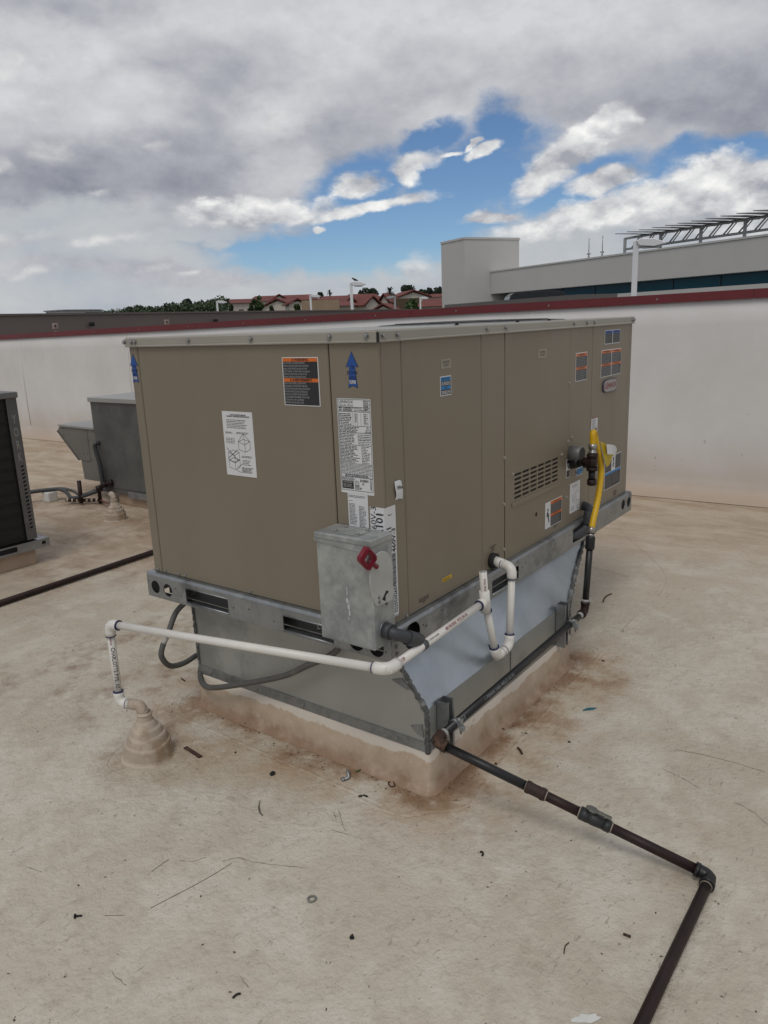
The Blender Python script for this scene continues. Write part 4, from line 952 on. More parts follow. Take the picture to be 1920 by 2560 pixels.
# side cover disc for the handle, on the -y face
SFc = lambda u, v, w=0.0: Vector((u, by0-w, v))
m_ = MB(); cpts = []
for i in range(19):
    a = rad(200-i*220/18); cpts.append((-0.047+0.056*math.cos(a), 0.300+0.072*math.sin(a)))
cpts += [(0.008, 0.235), (0.000, 0.206), (-0.078, 0.212), (-0.094, 0.245)]
m_.prism([SFc(u, v, 0.0003) for u, v in cpts], (0, -0.0075, 0), 0.0012); m_.build('handle_plate', mat('plate_grey', (0.435, 0.445, 0.425), 0.5, 0.25, 0.10, 12), ds)
m_ = MB(); m_.prism([SFc(u, v, 0.0081) for u, v in ((-0.052, 0.225), (-0.030, 0.247), (-0.018, 0.240), (-0.035, 0.232), (-0.036, 0.215))], (0, -0.0006, 0)); m_.build('lock_slot', darkin, ds)
for p in ((-0.066, 0.236), (-0.066, 0.222), (-0.02, 0.200)):
    hexbolt(SFc(p[0], p[1], 0.0079 if p[1] > 0.21 else 0), (0, -1, 0), 0.6).build('screw', galvr, ds)
# red square ring handle, standing proud of the front edge
m_ = MB(); hc = (-0.106, -0.004, 0.3665)
def hfr(u, v, w): # ring lies in a plane turned towards the viewer
    n_ = Vector((-0.45, -0.89, 0.0)).normalized(); t_ = Vector((0.89, -0.45, 0)).normalized()
    return Vector(hc)+t_*u+Vector((0, 0, v))+n_*w
R_ = 0.0335; r2 = 0.0145
out = [(R_*0.80*math.cos(a), R_*math.sin(a)) for a in (rad(80), rad(100), rad(170), rad(190), rad(260), rad(280), rad(350), rad(10))]
inn = [(r2*0.85, 0), (0, r2*1.25), (-r2*0.85, 0), (0, -r2*1.25)]
m_.plate(out, [inn], lambda u, v, w: hfr(u, v, w), 0.022); hd = m_.build('handle', dkred, ds)
m_ = MB()
for sc_, w in ((0.86, 0.0135), (0.70, 0.0150)):
    m_.plate([(u*sc_, v*sc_) for u, v in out], [[(u*sc_*0.93, v*sc_*0.93) for u, v in out]], lambda u, v, w_, w=w: hfr(u, v, w+w_), 0.004)
m_.build('handle_ridge', dkred, hd)
m_ = MB(); m_.tube([(-0.072, -0.013, 0.332), hfr(0.016, -0.020, -0.004)], 0.0075, 10); m_.build('handle_stem', dkred, hd)
m_ = MB(); m_.tube([(bx0-0.002, 0.207, 0.100), (bx0-0.006, 0.214, 0.098), (bx0-0.004, 0.216, 0.112), (bx0, 0.209, 0.116)], 0.002, 6); m_.build('padlock_loop', zincb, ds)
m_ = MB()
for u, v, a, b in ((0.093, 0.205, 0.008, 0.018), (0.088, 0.185, 0.007, 0.02), (0.086, 0.165, 0.006, 0.02), (0.092, 0.23, 0.003, 0.03), (0.090, 0.152, 0.004, 0.01)):
    m_.prism([(bx0-0.0017, u-a/2, v), (bx0-0.0017, u+a/2, v+0.003), (bx0-0.0017, u+a*0.3, v+b), (bx0-0.0017, u-a*0.5, v+b*0.8)], (-0.0004, 0, 0))
m_.build('paper_residue', mat('paper_residue', (0.52, 0.53, 0.52), 0.8), ds)
# grey conduit from the box into the rail
cf = thing('conduit_fitting', 'short grey plastic conduit curving from the switch box into the base rail', 'conduit', (-0.03, -0.04, 0.03))
p = spline([(-0.035, by0-0.001, 0.122), (-0.033, -0.040, 0.116), (0.000, -0.062, 0.096), (0.055, -0.060, 0.066), (0.096, -0.040, 0.050), (0.114, 0.02, 0.044)], 7)
m_ = MB(); m_.tube(p, 0.0185, 16); m_.build('conduit', cond, cf)
m_ = MB(); m_.tube([p[0], p[5]], 0.025, 18); m_.build('hub_nut', cond, cf)
m_ = MB(); m_.tube(p[14:21], 0.0235, 16); m_.build('coupling', cond, cf)
m_ = MB(); m_.tube([(-0.035, by0-0.0003, 0.122), (-0.035, by0-0.004, 0.122)], 0.029, 20); m_.build('hub_ring', galvr, cf)
# grey conduit further along, from the control panel down into the rail
cf = thing('conduit_fitting', 'dark grey conduit beside the yellow gas hose entering a base rail slot', 'conduit', (1.52, -0.02, 0.05))
p = spline([(1.592, 0.024, 0.150), (1.570, -0.012, 0.142), (1.540, -0.026, 0.110), (1.525, -0.022, 0.070), (1.49, 0.0, 0.045), (1.44, 0.03, 0.035)], 6)
m_ = MB(); m_.tube(p, 0.021, 14); m_.build('conduit', cond, cf)
m_ = MB(); m_.tube(p[9:18], 0.027, 14); m_.build('coupling', cond, cf)
# ------------------------------------------------------------------ flexible whip under the unit
fw = thing('flexible_conduit', 'grey flexible conduit looping from base rail down beside the curb adapter', 'conduit', (-0.04, 0.9, -0.35))
wp = spline([(0.050, 0.965, 0.045), (0.085, 1.06, -0.025), (0.050, 1.10, -0.075), (0.005, 1.10, -0.140), (-0.030, 1.10, -0.188), (-0.042, 1.10, -0.232), (-0.008, 1.10, -0.284), (0.060, 1.10, -0.300), (0.135, 1.098, -0.292), (0.150, 1.080, -0.310), (0.112, 1.064, -0.338),
             (0.062, 1.000, -0.360), (0.050, 0.925, -0.358), (0.050, 0.734, -0.290), (0.050, 0.524, -0.203), (0.050, 0.40, -0.130), (0.050, 0.30, -0.072), (0.045, 0.248, -0.020), (0.040, 0.250, 0.035)], 7)
m_ = MB(); m_.tube(wp, 0.0112, 14); m_.build('conduit_sleeve', whipm, fw)
m_ = MB(); m_.tube(wp[24:28], 0.0116, 12); m_.build('paint_smudge', mat('smudge_white', (0.4, 0.38, 0.35), 0.7), fw)

# ------------------------------------------------------------------ white PVC condensate drain
pv = thing('condensate_drain', 'white plastic condensate pipe with trap running round the corner to the near cone boot', 'pipe', (0.2, 0.0, -0.2))
PR = 0.0135
A = Vector((0.690, 0.024, 0.134)); B = Vector((0.668, -0.073, 0.128)); C_ = Vector((0.625, -0.083, -0.166)); D_ = Vector((0.520, -0.085, -0.168)); E_ = Vector((0.458, -0.075, 0.064)); F_ = Vector((0.446, -0.074, 0.176))
# the trap leg rises from D to E
Nn = Vector((-0.120, -0.075, 0.043)); Lf = Vector((-0.303, 1.015, 0.019)); Lb = Vector((-0.303, 1.015, -0.287)); Bt = Vector((-0.283, 0.920, -0.285))
def pipe(a, b, r=PR, nm='pipe'):
    m_ = MB(); m_.tube([a, b], r, 20); return m_.build(nm, pvc, pv)
def elbow(a, b, c, rr=0.030, R=0.0182, nm='elbow'):
    pts = [Vector(b)+(Vector(a)-Vector(b)).normalized()*(rr+0.014)]+arc_elbow(a, b, c, rr, 8)+[Vector(b)+(Vector(c)-Vector(b)).normalized()*(rr+0.014)]
    m_ = MB(); m_.tube(pts, R, 20); o = m_.build(nm, pvc, pv)
    return o
def gluering(a, b, d, r=0.0190, parent=None):
    a, b = Vector(a), Vector(b); t = (b-a).normalized(); m_ = MB(); m_.tube([a+t*d, a+t*(d+0.0035)], r*0.985, 20); m_.build('primer_ring', blueglue, parent or pv)
m_ = MB(); m_.tube([A+Vector((0, 0.002, 0)), A+Vector((0, -0.02, 0))], 0.029, 20); m_.build('rubber_grommet', darkin, pv)
m_ = MB(); m_.tube([A+Vector((0, -0.012, 0)), A.lerp(B, 0.62)], 0.0188, 20); m_.build('coupling', pvc, pv)
e = elbow(A, B, C_); gluering(B, A, 0.044); gluering(B, C_, 0.042)
pipe(B, C_); e = elbow(B, C_, D_); gluering(C_, B, 0.044); gluering(C_, D_, 0.040)
pipe(C_, D_); e = elbow(C_, D_, E_); gluering(D_, E_, 0.042)
pipe(D_, E_)
m_ = MB(); ax_ = (F_-E_).normalized(); m_.tube([E_-ax_*0.040, E_+ax_*0.040], 0.0182, 20); dirn = (Nn-E_).normalized(); m_.tube([E_, E_+dirn*0.042], 0.0182, 20); m_.build('tee_fitting', pvc, pv)
gluering(E_, D_, 0.038); gluering(E_, Nn, 0.041)
m_ = MB(); m_.hollow(E_, F_, PR, 0.0108); m_.build('vent_pipe', pvc, pv)
pipe(E_, Nn); elbow(E_, Nn, Lf, 0.032, 0.0186); pipe(Nn, Lf); gluering(Nn, Lf, 0.046, 0.0190)
elbow(Nn, Lf, Lb); gluering(Lf, Nn, 0.043); gluering(Lf, Lb, 0.043)
pipe(Lf, Lb); elbow(Lf, Lb, Bt); gluering(Lb, Lf, 0.043); gluering(Lb, Bt, 0.036)
m_ = MB(); m_.tube([Lb, Lb.lerp(Bt, 0.78)], 0.0150, 20); m_.build('pipe', pvc, pv)
cl = E_.lerp(Nn, 0.68); m_ = MB(); m_.tube([cl-dirn*0.010, cl+dirn*0.010], 0.0165, 20); m_.build('band_clamp', mat('clamp_grey', (0.09, 0.095, 0.10), 0.5, 0.3), pv)
# printing on the pipes
def pipe_text(txt, size, a, b, along, facing, m, xs=1.0, flip=1):
    a, b = Vector(a), Vector(b); t = (b-a).normalized(); n_ = Vector(facing); n_ = (n_-t*n_.dot(t)).normalized(); u_ = n_.cross(t)
    m_ = MB(); m_.text(txt, size, lambda u, v, w: a+t*(along+u)+u_*v*flip+n_*(PR+0.0012+w-0.5*v*v/PR), 0, 0, 0.0, 'LEFT', 'CENTER', xs, bold=0.0001); m_.build('pipe_printing', m, pv)
tow = EYE-Lf
pipe_text("CHARLOTTE PIPE. AS", 0.020, Lf, Lb, 0.085, tow, ink, 0.85); pipe_text("MADE IN USA", 0.010, Lf, Lb, 0.045, tow+Vector((0.0, 0.9, 0)), redi, 0.5)
tow = EYE-Nn
pipe_text("480 REVERSE  VETE ON 40", 0.014, Nn, E_, 0.30, tow+Vector((0, -0.4, 0.3)), redi, 0.85); pipe_text("PVC 1120 SCH 40 ASTM", 0.008, Nn, E_, 0.19, tow+Vector((0, -0.4, 0.5)), ink, 0.85); pipe_text("CSP", 0.014, Nn, E_, 0.05, tow, redi, 0.9)
pipe_text("PIPE-MC TION AS", 0.011, E_, F_, 0.045, tow+Vector((0, -0.5, 0)), redi, 0.55)

# cone shaped pipe boots
def boot(loc, s, label, par_bt=None):
    o = thing('pipe_boot', label, 'pipe flashing', loc, 'stepped cone boots on the roof')
    l = Vector(loc); m_ = MB()
    m_.lathe([(0.094*s, 0.0), (0.088*s, 0.003*s), (0.085*s, 0.010*s), (0.083*s, 0.052*s), (0.081*s, 0.057*s), (0.073*s, 0.059*s), (0.068*s, 0.084*s), (0.065*s, 0.089*s), (0.057*s, 0.091*s), (0.052*s, 0.112*s), (0.049*s, 0.116*s), (0.042*s, 0.118*s), (0.034*s, 0.138*s), (0.031*s, 0.141*s), (0.027*s, 0.142*s), (0.026*s, 0.172*s), (0.0228*s, 0.174*s), (0.0228*s, 0.176*s)], l, 30, sharp=True)
    for v in m_.bm.verts:
        d = v.co-l; a = math.atan2(d.y, d.x); v.co += Vector((d.x, d.y, 0))*0.05*math.sin(3*a+d.z*30)
    m_.build('cone', bootm, o)
    m_ = MB(); m_.tube([l+Vector((0, 0, 0.164*s)), l+Vector((0, 0, 0.1675*s)), l+Vector((0, 0, 0.171*s))], [0.0275*s, 0.030*s, 0.0275*s], 20); m_.build('clamp_ring', bootm, o)
    return o
b1 = boot((-0.272, 0.920, G), 1.0, 'near stepped cone boot, white drain pipe ending in its top')
bl = Vector((-0.272, 0.920, G)); Bt2 = Vector((-0.278, 0.922, -0.285))
m_ = MB(); m_.tube([bl+Vector((0, 0, 0.165)), bl+Vector((0, 0, 0.178))]+arc_elbow(bl, Bt2, Lb, 0.022, 8)+[Bt2.lerp(Lb, 0.50)], 0.0200, 20); m_.build('elbow', bootm, b1)

# ------------------------------------------------------------------ black gas pipe
gl = thing('gas_pipe', 'black and rusty brown gas pipe running from the unit along the curb onto the roof', 'pipe', (0.3, -0.3, G))
GR = 0.0142
g0 = Vector((1.316, -0.119, 0.060)); g1 = Vector((1.275, -0.119, -0.243)); g2 = Vector((0.048, -0.120, -0.258)); g4 = Vector((0.161, -0.924, G+0.021)); g3 = g2.lerp(g4, 0.375); g5 = Vector((-0.75, -0.906, G+0.019))
def gp_(a, b, m=black, nm='pipe', r=GR): m_ = MB(); m_.tube([a, b], r, 18); return m_.build(nm, m, gl)
def gelb(a, b, c, m=brownp):
    a, b, c = Vector(a), Vector(b), Vector(c); d1 = (a-b).normalized(); d2 = (c-b).normalized()
    m_ = MB(); m_.tube([b+d1*0.040, b+d1*0.028]+arc_elbow(a, b, c, 0.022, 6)+[b+d2*0.028, b+d2*0.040], 0.0178, 18)
    m_.tube([b+d1*0.030, b+d1*0.042], 0.0200, 18); m_.tube([b+d2*0.030, b+d2*0.042], 0.0200, 18); return m_.build('elbow', m, gl)
gp_(g0, g1); gelb(g0, g1, g2); gp_(g1, g2); gelb(g1, g2, g4, rust); gp_(g2, g3)
cpd = (g4-g2).normalized(); m_ = MB(); m_.tube([g3-cpd*0.008, g3, g3+cpd*0.008, g3+cpd*0.036, g3+cpd*0.040, g3+cpd*0.052], [0.0185, 0.0195, 0.0175, 0.0175, 0.0195, 0.0185], 18); m_.build('coupling', mat('dark_rust', (0.032, 0.017, 0.012), 0.7, 0, 0.3, 40), gl)
for d in (-0.010, 0.053): m_ = MB(); m_.tube([g3+cpd*d, g3+cpd*(d+0.004)], 0.0160, 16); m_.build('thread_tape', mat('dull_tape', (0.26, 0.22, 0.18), 0.7), gl)
v0 = g2.lerp(g4, 0.575)
gp_(g3, v0, brownp); gp_(v0, g4, brownp)
vb = thing_v = None
m_ = MB(); m_.tube([v0-cpd*0.010, v0+cpd*0.016, v0+cpd*0.017], [0.0195, 0.0195, 0.016], 8); m_.tube([v0+cpd*0.014, v0+cpd*0.030, v0+cpd*0.062], [0.018, 0.0190, 0.0165], 16); m_.tube([v0+cpd*0.062, v0+cpd*0.080], 0.0180, 8)
m_.tube([v0+cpd*0.026, v0+cpd*0.026+Vector((0, 0, 0.028))], 0.010, 12); vb = m_.build('ball_valve', mat('valve_grey', (0.035, 0.037, 0.038), 0.5, 0.3), gl)
hp = v0+cpd*0.026+Vector((0, 0, 0.026)); sdv = Vector((0, 0, 1)).cross(cpd).normalized()
m_ = MB(); m_.prism([hp-cpd*0.018+sdv*0.006, hp-cpd*0.018-sdv*0.006, hp-cpd*0.006-sdv*0.013, hp+cpd*0.008-sdv*0.013, hp+cpd*0.018-sdv*0.006, hp+cpd*0.056-sdv*0.007, hp+cpd*0.056+sdv*0.007, hp+cpd*0.018+sdv*0.006, hp+cpd*0.008+sdv*0.013, hp-cpd*0.006+sdv*0.013], (0, 0, 0.006), 0.0015); lv = m_.build('lever', mat('lever_grey', (0.12, 0.118, 0.10), 0.45, 0.3), vb)
for d in (-0.014, 0.081): m_ = MB(); m_.tube([v0+cpd*d, v0+cpd*(d+0.004)], 0.0160, 16); m_.build('thread_tape', MATS['dull_tape'], gl)
gelb(g2, g4, g5, black); gp_(g4, g5, brownp, r=0.0146)
d5 = (g5-g4).normalized(); m_ = MB(); m_.tube([g4+d5*0.043, g4+d5*0.047], 0.0160, 16); m_.build('thread_tape', MATS['dull_tape'], gl)
d1_ = (g2-g1).normalized()
for d in (0.046,): m_ = MB(); m_.tube([g1+d1_*d, g1+d1_*(d+0.022)], 0.0150, 16); m_.build('thread_tape', mat('grey_tape', (0.35, 0.35, 0.34), 0.6), gl)
m_ = MB(); m_.tube([g1+(g0-g1).normalized()*0.042, g1+(g0-g1).normalized()*0.055], 0.0150, 16); m_.build('thread_tape', MATS['grey_tape'], gl)
m_ = MB(); m_.tube([g2-d1_*0.06, g2-d1_*0.045], 0.0150, 16); m_.build('thread_tape', MATS['grey_tape'], gl)
gd = (g0-g1).normalized(); m_ = MB(); m_.tube([g0-gd*0.028, g0-gd*0.022, g0+gd*0.022, g0+gd*0.028], [0.0190, 0.0205, 0.0205, 0.0190], 16); m_.build('coupling', black, gl)
nn_ = Vector((-0.5, -0.75, 0.45)).normalized()
def gtext(txt, size, a, b, along, m, xs=1.0, nv=nn_):
    a, b = Vector(a), Vector(b); t = (b-a).normalized(); n_ = (nv-t*nv.dot(t)).normalized(); u_ = n_.cross(t)
    m_ = MB(); m_.text(txt, size, lambda u, v, w: a+t*(along+u)+u_*v+n_*(GR+0.001), 0, 0, 0, 'LEFT', 'CENTER', xs, bold=0.0001); m_.build('pipe_printing', m, gl)
gtext("1 PE8000 2406 MELD A130", 0.017, g2, g1, 0.30, whiteg, 1.15); gtext("A53", 0.02, g2, g1, 0.13, whiteg, 1.2)
def strut(xc, label):
    o = thing('strut_bracket', label, 'bracket', (xc, -0.085, -0.345), 'strut brackets carrying the gas pipe')
    z0, z1 = (-0.362, -0.180) if xc < 0.5 else (-0.352, -0.160)
    x0, x1, ya, yb = xc-0.0205, xc+0.0205, -0.0640, -0.1045; t = 0.0028
    m_ = MB(); m_.box((x0, ya-t, z0), (x1, ya, z1)); m_.box((x0, yb, z0), (x0+t, ya-t, z1)); m_.box((x1-t, yb, z0), (x1, ya-t, z1)); m_.box((x0+t, yb, z0), (x0+0.0095, yb+t, z1)); m_.box((x1-0.0095, yb, z0), (x1-t, yb+t, z1)); m_.build('channel', galvr, o)
    zp = g2.lerp(g1, (xc-g2.x)/(g1.x-g2.x)).z
    m_ = MB(); m_.tube([(xc-0.009, -0.120, zp), (xc+0.009, -0.120, zp)], 0.0172, 18); m_.build('pipe_clamp', galv, o)
    m_ = MB(); m_.box((xc-0.008, -0.146, zp+0.006), (xc+0.008, -0.124, zp+0.020), 0.001); m_.build('clamp_ear', galv, o)
    m_ = MB(); m_.box((xc-0.008, -0.154, zp-0.018), (xc+0.008, -0.138, zp+0.0), 0.001); m_.build('clamp_ear', galv, o)
    m_ = MB(); m_.tube([(xc, -0.134, zp+0.024), (xc, -0.142, zp-0.03)], 0.0035, 8); m_.build('clamp_bolt', zincb, o)
strut(0.172, 'zinc strut bracket with pipe clamp at the near corner of the curb'); strut(1.117, 'zinc strut bracket with pipe clamp at the far end of the curb')
# yellow flexible gas connector
gh = thing('gas_connector', 'bright yellow corrugated flexible gas hose with a yellow tag beside the vent', 'gas hose', (1.25, -0.15, 0.05))
hp_ = spline([(1.328, -0.119, 0.116), (1.348, -0.117, 0.150), (1.405, -0.112, 0.225), (1.455, -0.106, 0.335), (1.446, -0.104, 0.395), (1.410, -0.103, 0.455), (1.388, -0.100, 0.505), (1.381, -0.098, 0.524), (1.375, -0.097, 0.530), (1.368, -0.097, 0.518), (1.368, -0.098, 0.478)], 12)
m_ = MB(); rs = [0.0125+0.0016*(i % 2) for i in range(len(hp_))]; m_.tube(hp_, rs, 14); m_.build('hose', yellow, gh)
m_ = MB(); m_.tube([(1.318, -0.119, 0.084), (1.322, -0.119, 0.100)], 0.0150, 6); m_.tube([(1.322, -0.119, 0.101), (1.330, -0.118, 0.120), (1.333, -0.118, 0.126)], [0.0185, 0.0185, 0.014], 6); m_.build('hose_nut', brass, gh)
m_ = MB(); m_.tube([(1.368, -0.098, 0.482), (1.366, -0.099, 0.462)], 0.0185, 6); m_.tube([(1.366, -0.099, 0.462), (1.364, -0.1, 0.440)], 0.0145, 6); m_.tube([(1.365, -0.099, 0.452), (1.364, -0.1, 0.440)], 0.0185, 6); m_.build('hose_nut', brass, gh)
m_ = MB(); bm = m_.bm; prev = None
ta, tb = Vector((1.400, -0.118, 0.490)), Vector((1.442, -0.124, 0.372))
for i in range(9):
    t = i/8; w = Vector((0.270, 0.02, -0.050))*t
    a = ta+w+Vector((0, -0.02*math.sin(t*3), -0.040*t)); b = tb+w+Vector((-0.06*t, -0.012*math.sin(t*4+1), 0.066*t))
    row = [bm.verts.new(a), bm.verts.new(a.lerp(b, 0.5)+Vector((0, -0.010*math.sin(t*5), 0))), bm.verts.new(b)]
    if prev:
        for j in range(2): f = bm.faces.new((prev[j], prev[j+1], row[j+1], row[j])); f.smooth = True
    prev = row
tg = m_.build('hose_tag', mat('tag_yellow', (0.46, 0.33, 0.012), 0.5, 0, 0.1, 30), gh)
m_ = MB(); bm = m_.bm; prev = None
for i in range(7):
    t = i/6; w = Vector((0.185, 0.02, -0.020))*t; a = Vector((1.428, -0.136, 0.474))+w+Vector((0, -0.012*math.sin(t*3), -0.032*t*t)); b = Vector((1.436, -0.138, 0.430))+w+Vector((0, -0.008*math.sin(t*5), -0.012*t))
    row = [bm.verts.new(a), bm.verts.new(b)]
    if prev: f = bm.faces.new((prev[0], prev[1], row[1], row[0])); f.smooth = True
    prev = row
m_.build('paper_tag', tagw, tg)
# black iron tee with drip leg at the gas inlet
it = thing('gas_inlet_tee', 'black iron tee with drip leg at the gas inlet of the tan unit', 'pipe fitting', (1.36, -0.10, 0.3))
tc_ = Vector((1.362, -0.100, 0.405))
m_ = MB(); inl = Vector((1.432, 0.024, 0.378)); dI = (inl-tc_).normalized()
m_.tube([tc_, inl], 0.0135, 14); m_.build('nipple', black, it)
m_ = MB(); m_.tube([tc_+Vector((0, 0, 0.034)), tc_+Vector((0, 0, -0.034))], 0.0205, 18); m_.tube([tc_+Vector((0, 0, 0.036)), tc_+Vector((0, 0, 0.022))], 0.024, 18); m_.tube([tc_-Vector((0, 0, 0.036)), tc_-Vector((0, 0, 0.022))], 0.024, 18); m_.tube([tc_, tc_+dI*0.030, tc_+dI*0.045], [0.020, 0.020, 0.024], 18); m_.build('tee_fitting', brownp, it)
m_ = MB(); m_.tube([tc_+dI*0.085, tc_+dI*0.105, tc_+dI*0.14], [0.019, 0.022, 0.026], 18); m_.build('reducer', black, it)
m_ = MB(); m_.tube([tc_-Vector((0, 0, 0.036)), tc_-Vector((-0.002, 0, 0.080))], 0.0150, 14); m_.build('drip_leg', black, it)
m_ = MB(); m_.tube([tc_-Vector((-0.002, 0, 0.076)), tc_-Vector((-0.002, 0, 0.098)), tc_-Vector((-0.002, 0, 0.102))], [0.0205, 0.0205, 0.014], 14); m_.build('drip_cap', brownp, it)

# ------------------------------------------------------------------ unit at the far left edge
yk = thing('condenser_unit', 'dark grey rooftop unit with black coil cut off by the picture edge', 'air conditioner', (-0.2, 3.9, -0.3))
yy = 3.30; bx_ = 0.70
m_ = MB(); m_.box((-1.3, yy+0.03, -0.245), (bx_-0.01, 4.25, 0.66)); m_.build('inner_body', darkin, yk)
m_ = MB(); m_.box((-1.3, yy+0.012, -0.235), (0.645, yy+0.028, 0.662)); m_.build('coil', coilm, yk)
for i in range(24):
    z = -0.21+i*0.036
    if i % 2 == 0: m_ = MB(); m_.box((-1.25, yy+0.006, z), (0.64, yy+0.0115, z+0.005)); m_.build('coil_tube', mat('coil_tube', (0.02, 0.02, 0.02), 0.5, 0.4, 0.4, 20), yk)
YF = lambda u, v, w=0.0: Vector((u, yy-w, v))
slots = []
for i in range(17):
    z = 0.225-0.0245*i; u0 = 0.667; slots.append([(u0, z), (u0+0.020, z+0.006), (u0+0.020, z+0.018), (u0, z+0.012)])
m_ = MB(); m_.plate(rc(0.637, 0.704, -0.235, 0.668), slots, lambda u, v, w: YF(u, v, w), 0.004); pst = m_.build('corner_post', york, yk)
m_ = MB(); m_.text("Y", 0.080, YF, 0.672, 0.525, 0.0028, 'CENTER', 'CENTER', 0.55); m_.text("O", 0.080, YF, 0.672, 0.445, 0.0028, 'CENTER', 'CENTER', 0.5); m_.text("R", 0.080, YF, 0.672, 0.365, 0.0028, 'CENTER', 'CENTER', 0.5); m_.text("K", 0.080, YF, 0.672, 0.290, 0.0028, 'CENTER', 'CENTER', 0.5); m_.build('lettering', mat('cut_glint_paint', (0.27, 0.27, 0.265), 0.6), pst)  # pale letter colour paints the glints on the cut slots
m_ = MB(); m_.box((bx_-0.01, yy+0.003, -0.235), (bx_+0.002, 4.25, 0.668)); m_.build('side_panel', york, yk)
m_ = MB(); m_.box((-1.32, yy-0.012, 0.655), (bx_+0.014, 4.27, 0.692), 0.004); m_.build('top_cap', mat('york_cap', (0.17, 0.165, 0.16), 0.5, 0.3), yk)
m_ = MB(); m_.plate(rc(-1.3, 0.775, -0.302, -0.246), [hole_slot(0.30, 0.56, -0.288, -0.255), hole_slot(-0.6, -0.3, -0.288, -0.255), circ(0.735, -0.274, 0.014)], lambda u, v, w: Vector((u, yy-0.012-w, v)), 0.004)
m_.box((0.773, yy-0.009, -0.302), (0.777, 4.25, -0.246)); m_.box((0.70, yy-0.009, -0.250), (0.772, 4.25, -0.2465)); m_.build('base_rail', galvr, yk)
m_ = MB(); m_.box((-1.25, yy+0.02, -0.30), (0.75, 4.2, -0.247)); m_.build('base_pan', darkin, yk)
cb2 = MB(); cb2.box((-1.17, 3.575, G-0.002), (0.825, 4.43, -0.3720), 0.006); tag(recentre(cb2.build('roof_curb', mat('plain_curb', (0.40, 0.30, 0.22), 0.65, 0, 0.12, 5, col2=(0.27, 0.17, 0.10), c2s=4))), 'low tan coated curb beneath the dark grey unit at the picture edge', 'curb')

# ------------------------------------------------------------------ second unit behind, with economiser hood
u2 = thing('packaged_unit', 'weathered grey rooftop unit with a sloping intake hood, behind the tan unit', 'air conditioner', (2.6, 3.8, -0.3))
ux = 2.0
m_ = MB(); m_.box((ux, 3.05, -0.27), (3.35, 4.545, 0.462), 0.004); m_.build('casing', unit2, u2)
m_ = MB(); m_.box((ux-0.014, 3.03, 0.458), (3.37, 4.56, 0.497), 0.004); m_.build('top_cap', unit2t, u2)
m_ = MB(); hp2 = [(4.5455, 0.232), (5.06, 0.236), (5.105, 0.205), (5.125, 0.180), (4.845, -0.062), (4.81, -0.064), (4.80, -0.235), (4.5455, -0.235)]
m_.prism([(ux+0.012, y, z) for y, z in hp2], (1.0, 0, 0), 0.003); hd2 = m_.build('intake_hood', unit2l, u2)
m_ = MB(); m_.prism([(ux+0.0, 4.540, 0.2365), (ux+0.0, 5.085, 0.2405), (ux+0.0, 5.085, 0.225), (ux+0.0, 4.547, 0.220)], (1.03, 0, 0)); m_.build('hood_lid', unit2t, hd2)
m_ = MB(); m_.prism([(ux+0.0085, 5.135, 0.178), (ux+0.0085, 5.115, 0.186), (ux+0.0085, 4.838, -0.052), (ux+0.0085, 4.85, -0.068)], (1.0, 0, 0)); m_.build('filter_frame', york, hd2)
m_ = MB()
for q in ((4.665, 0.215, 4.665, -0.066), (4.665, -0.066, 4.79, -0.066)):
    d = Vector((0, q[2]-q[0], q[3]-q[1])); n_ = Vector((0, -d.z, d.y)).normalized()*0.0022
    a, b = Vector((ux+0.0112, q[0], q[1])), Vector((ux+0.0112, q[2], q[3])); m_.poly([a-n_, b-n_, b+n_, a+n_])
m_.build('panel_gap', darkin, hd2)
for y, z in ((5.02, 0.21), (4.85, 0.222), (4.70, 0.222), (4.58, 0.20), (5.03, 0.15), (4.65, -0.05), (4.70, 0.0), (4.76, 0.0), (4.66, 0.12)):
    hexbolt((ux+0.0118, y, z), (-1, 0, 0), 0.6).build('screw', york, hd2)
m_ = MB(); m_.box((ux+0.005, 3.08, -0.315), (3.3, 4.53, -0.271)); m_.build('base_rail', york, u2)
m_ = MB(); m_.box((ux-0.01, 3.2, -0.33), (ux+0.004, 4.15, -0.275)); m_.build('rail_flange', galvr, u2)
cb2 = MB(); cb2.box((2.225, 3.33, G-0.002), (3.46, 4.64, -0.3855), 0.006); tag(recentre(cb2.build('roof_curb', MATS['plain_curb'])), 'low tan coated curb beneath the weathered grey unit with the hood', 'curb')
# power whip on its face
pc = thing('power_conduit', 'black conduit dropping down the face of the weathered grey unit', 'conduit', (1.97, 4.47, -0.3))
m_ = MB(); m_.tube(spline([(ux+0.001, 4.485, 0.112), (ux-0.03, 4.492, 0.108), (ux-0.035, 4.50, 0.07), (ux-0.03, 4.475, -0.06), (ux-0.03, 4.465, -0.20), (ux-0.04, 4.46, -0.27)], 7), 0.019, 12); m_.build('conduit_sleeve', cond, pc)
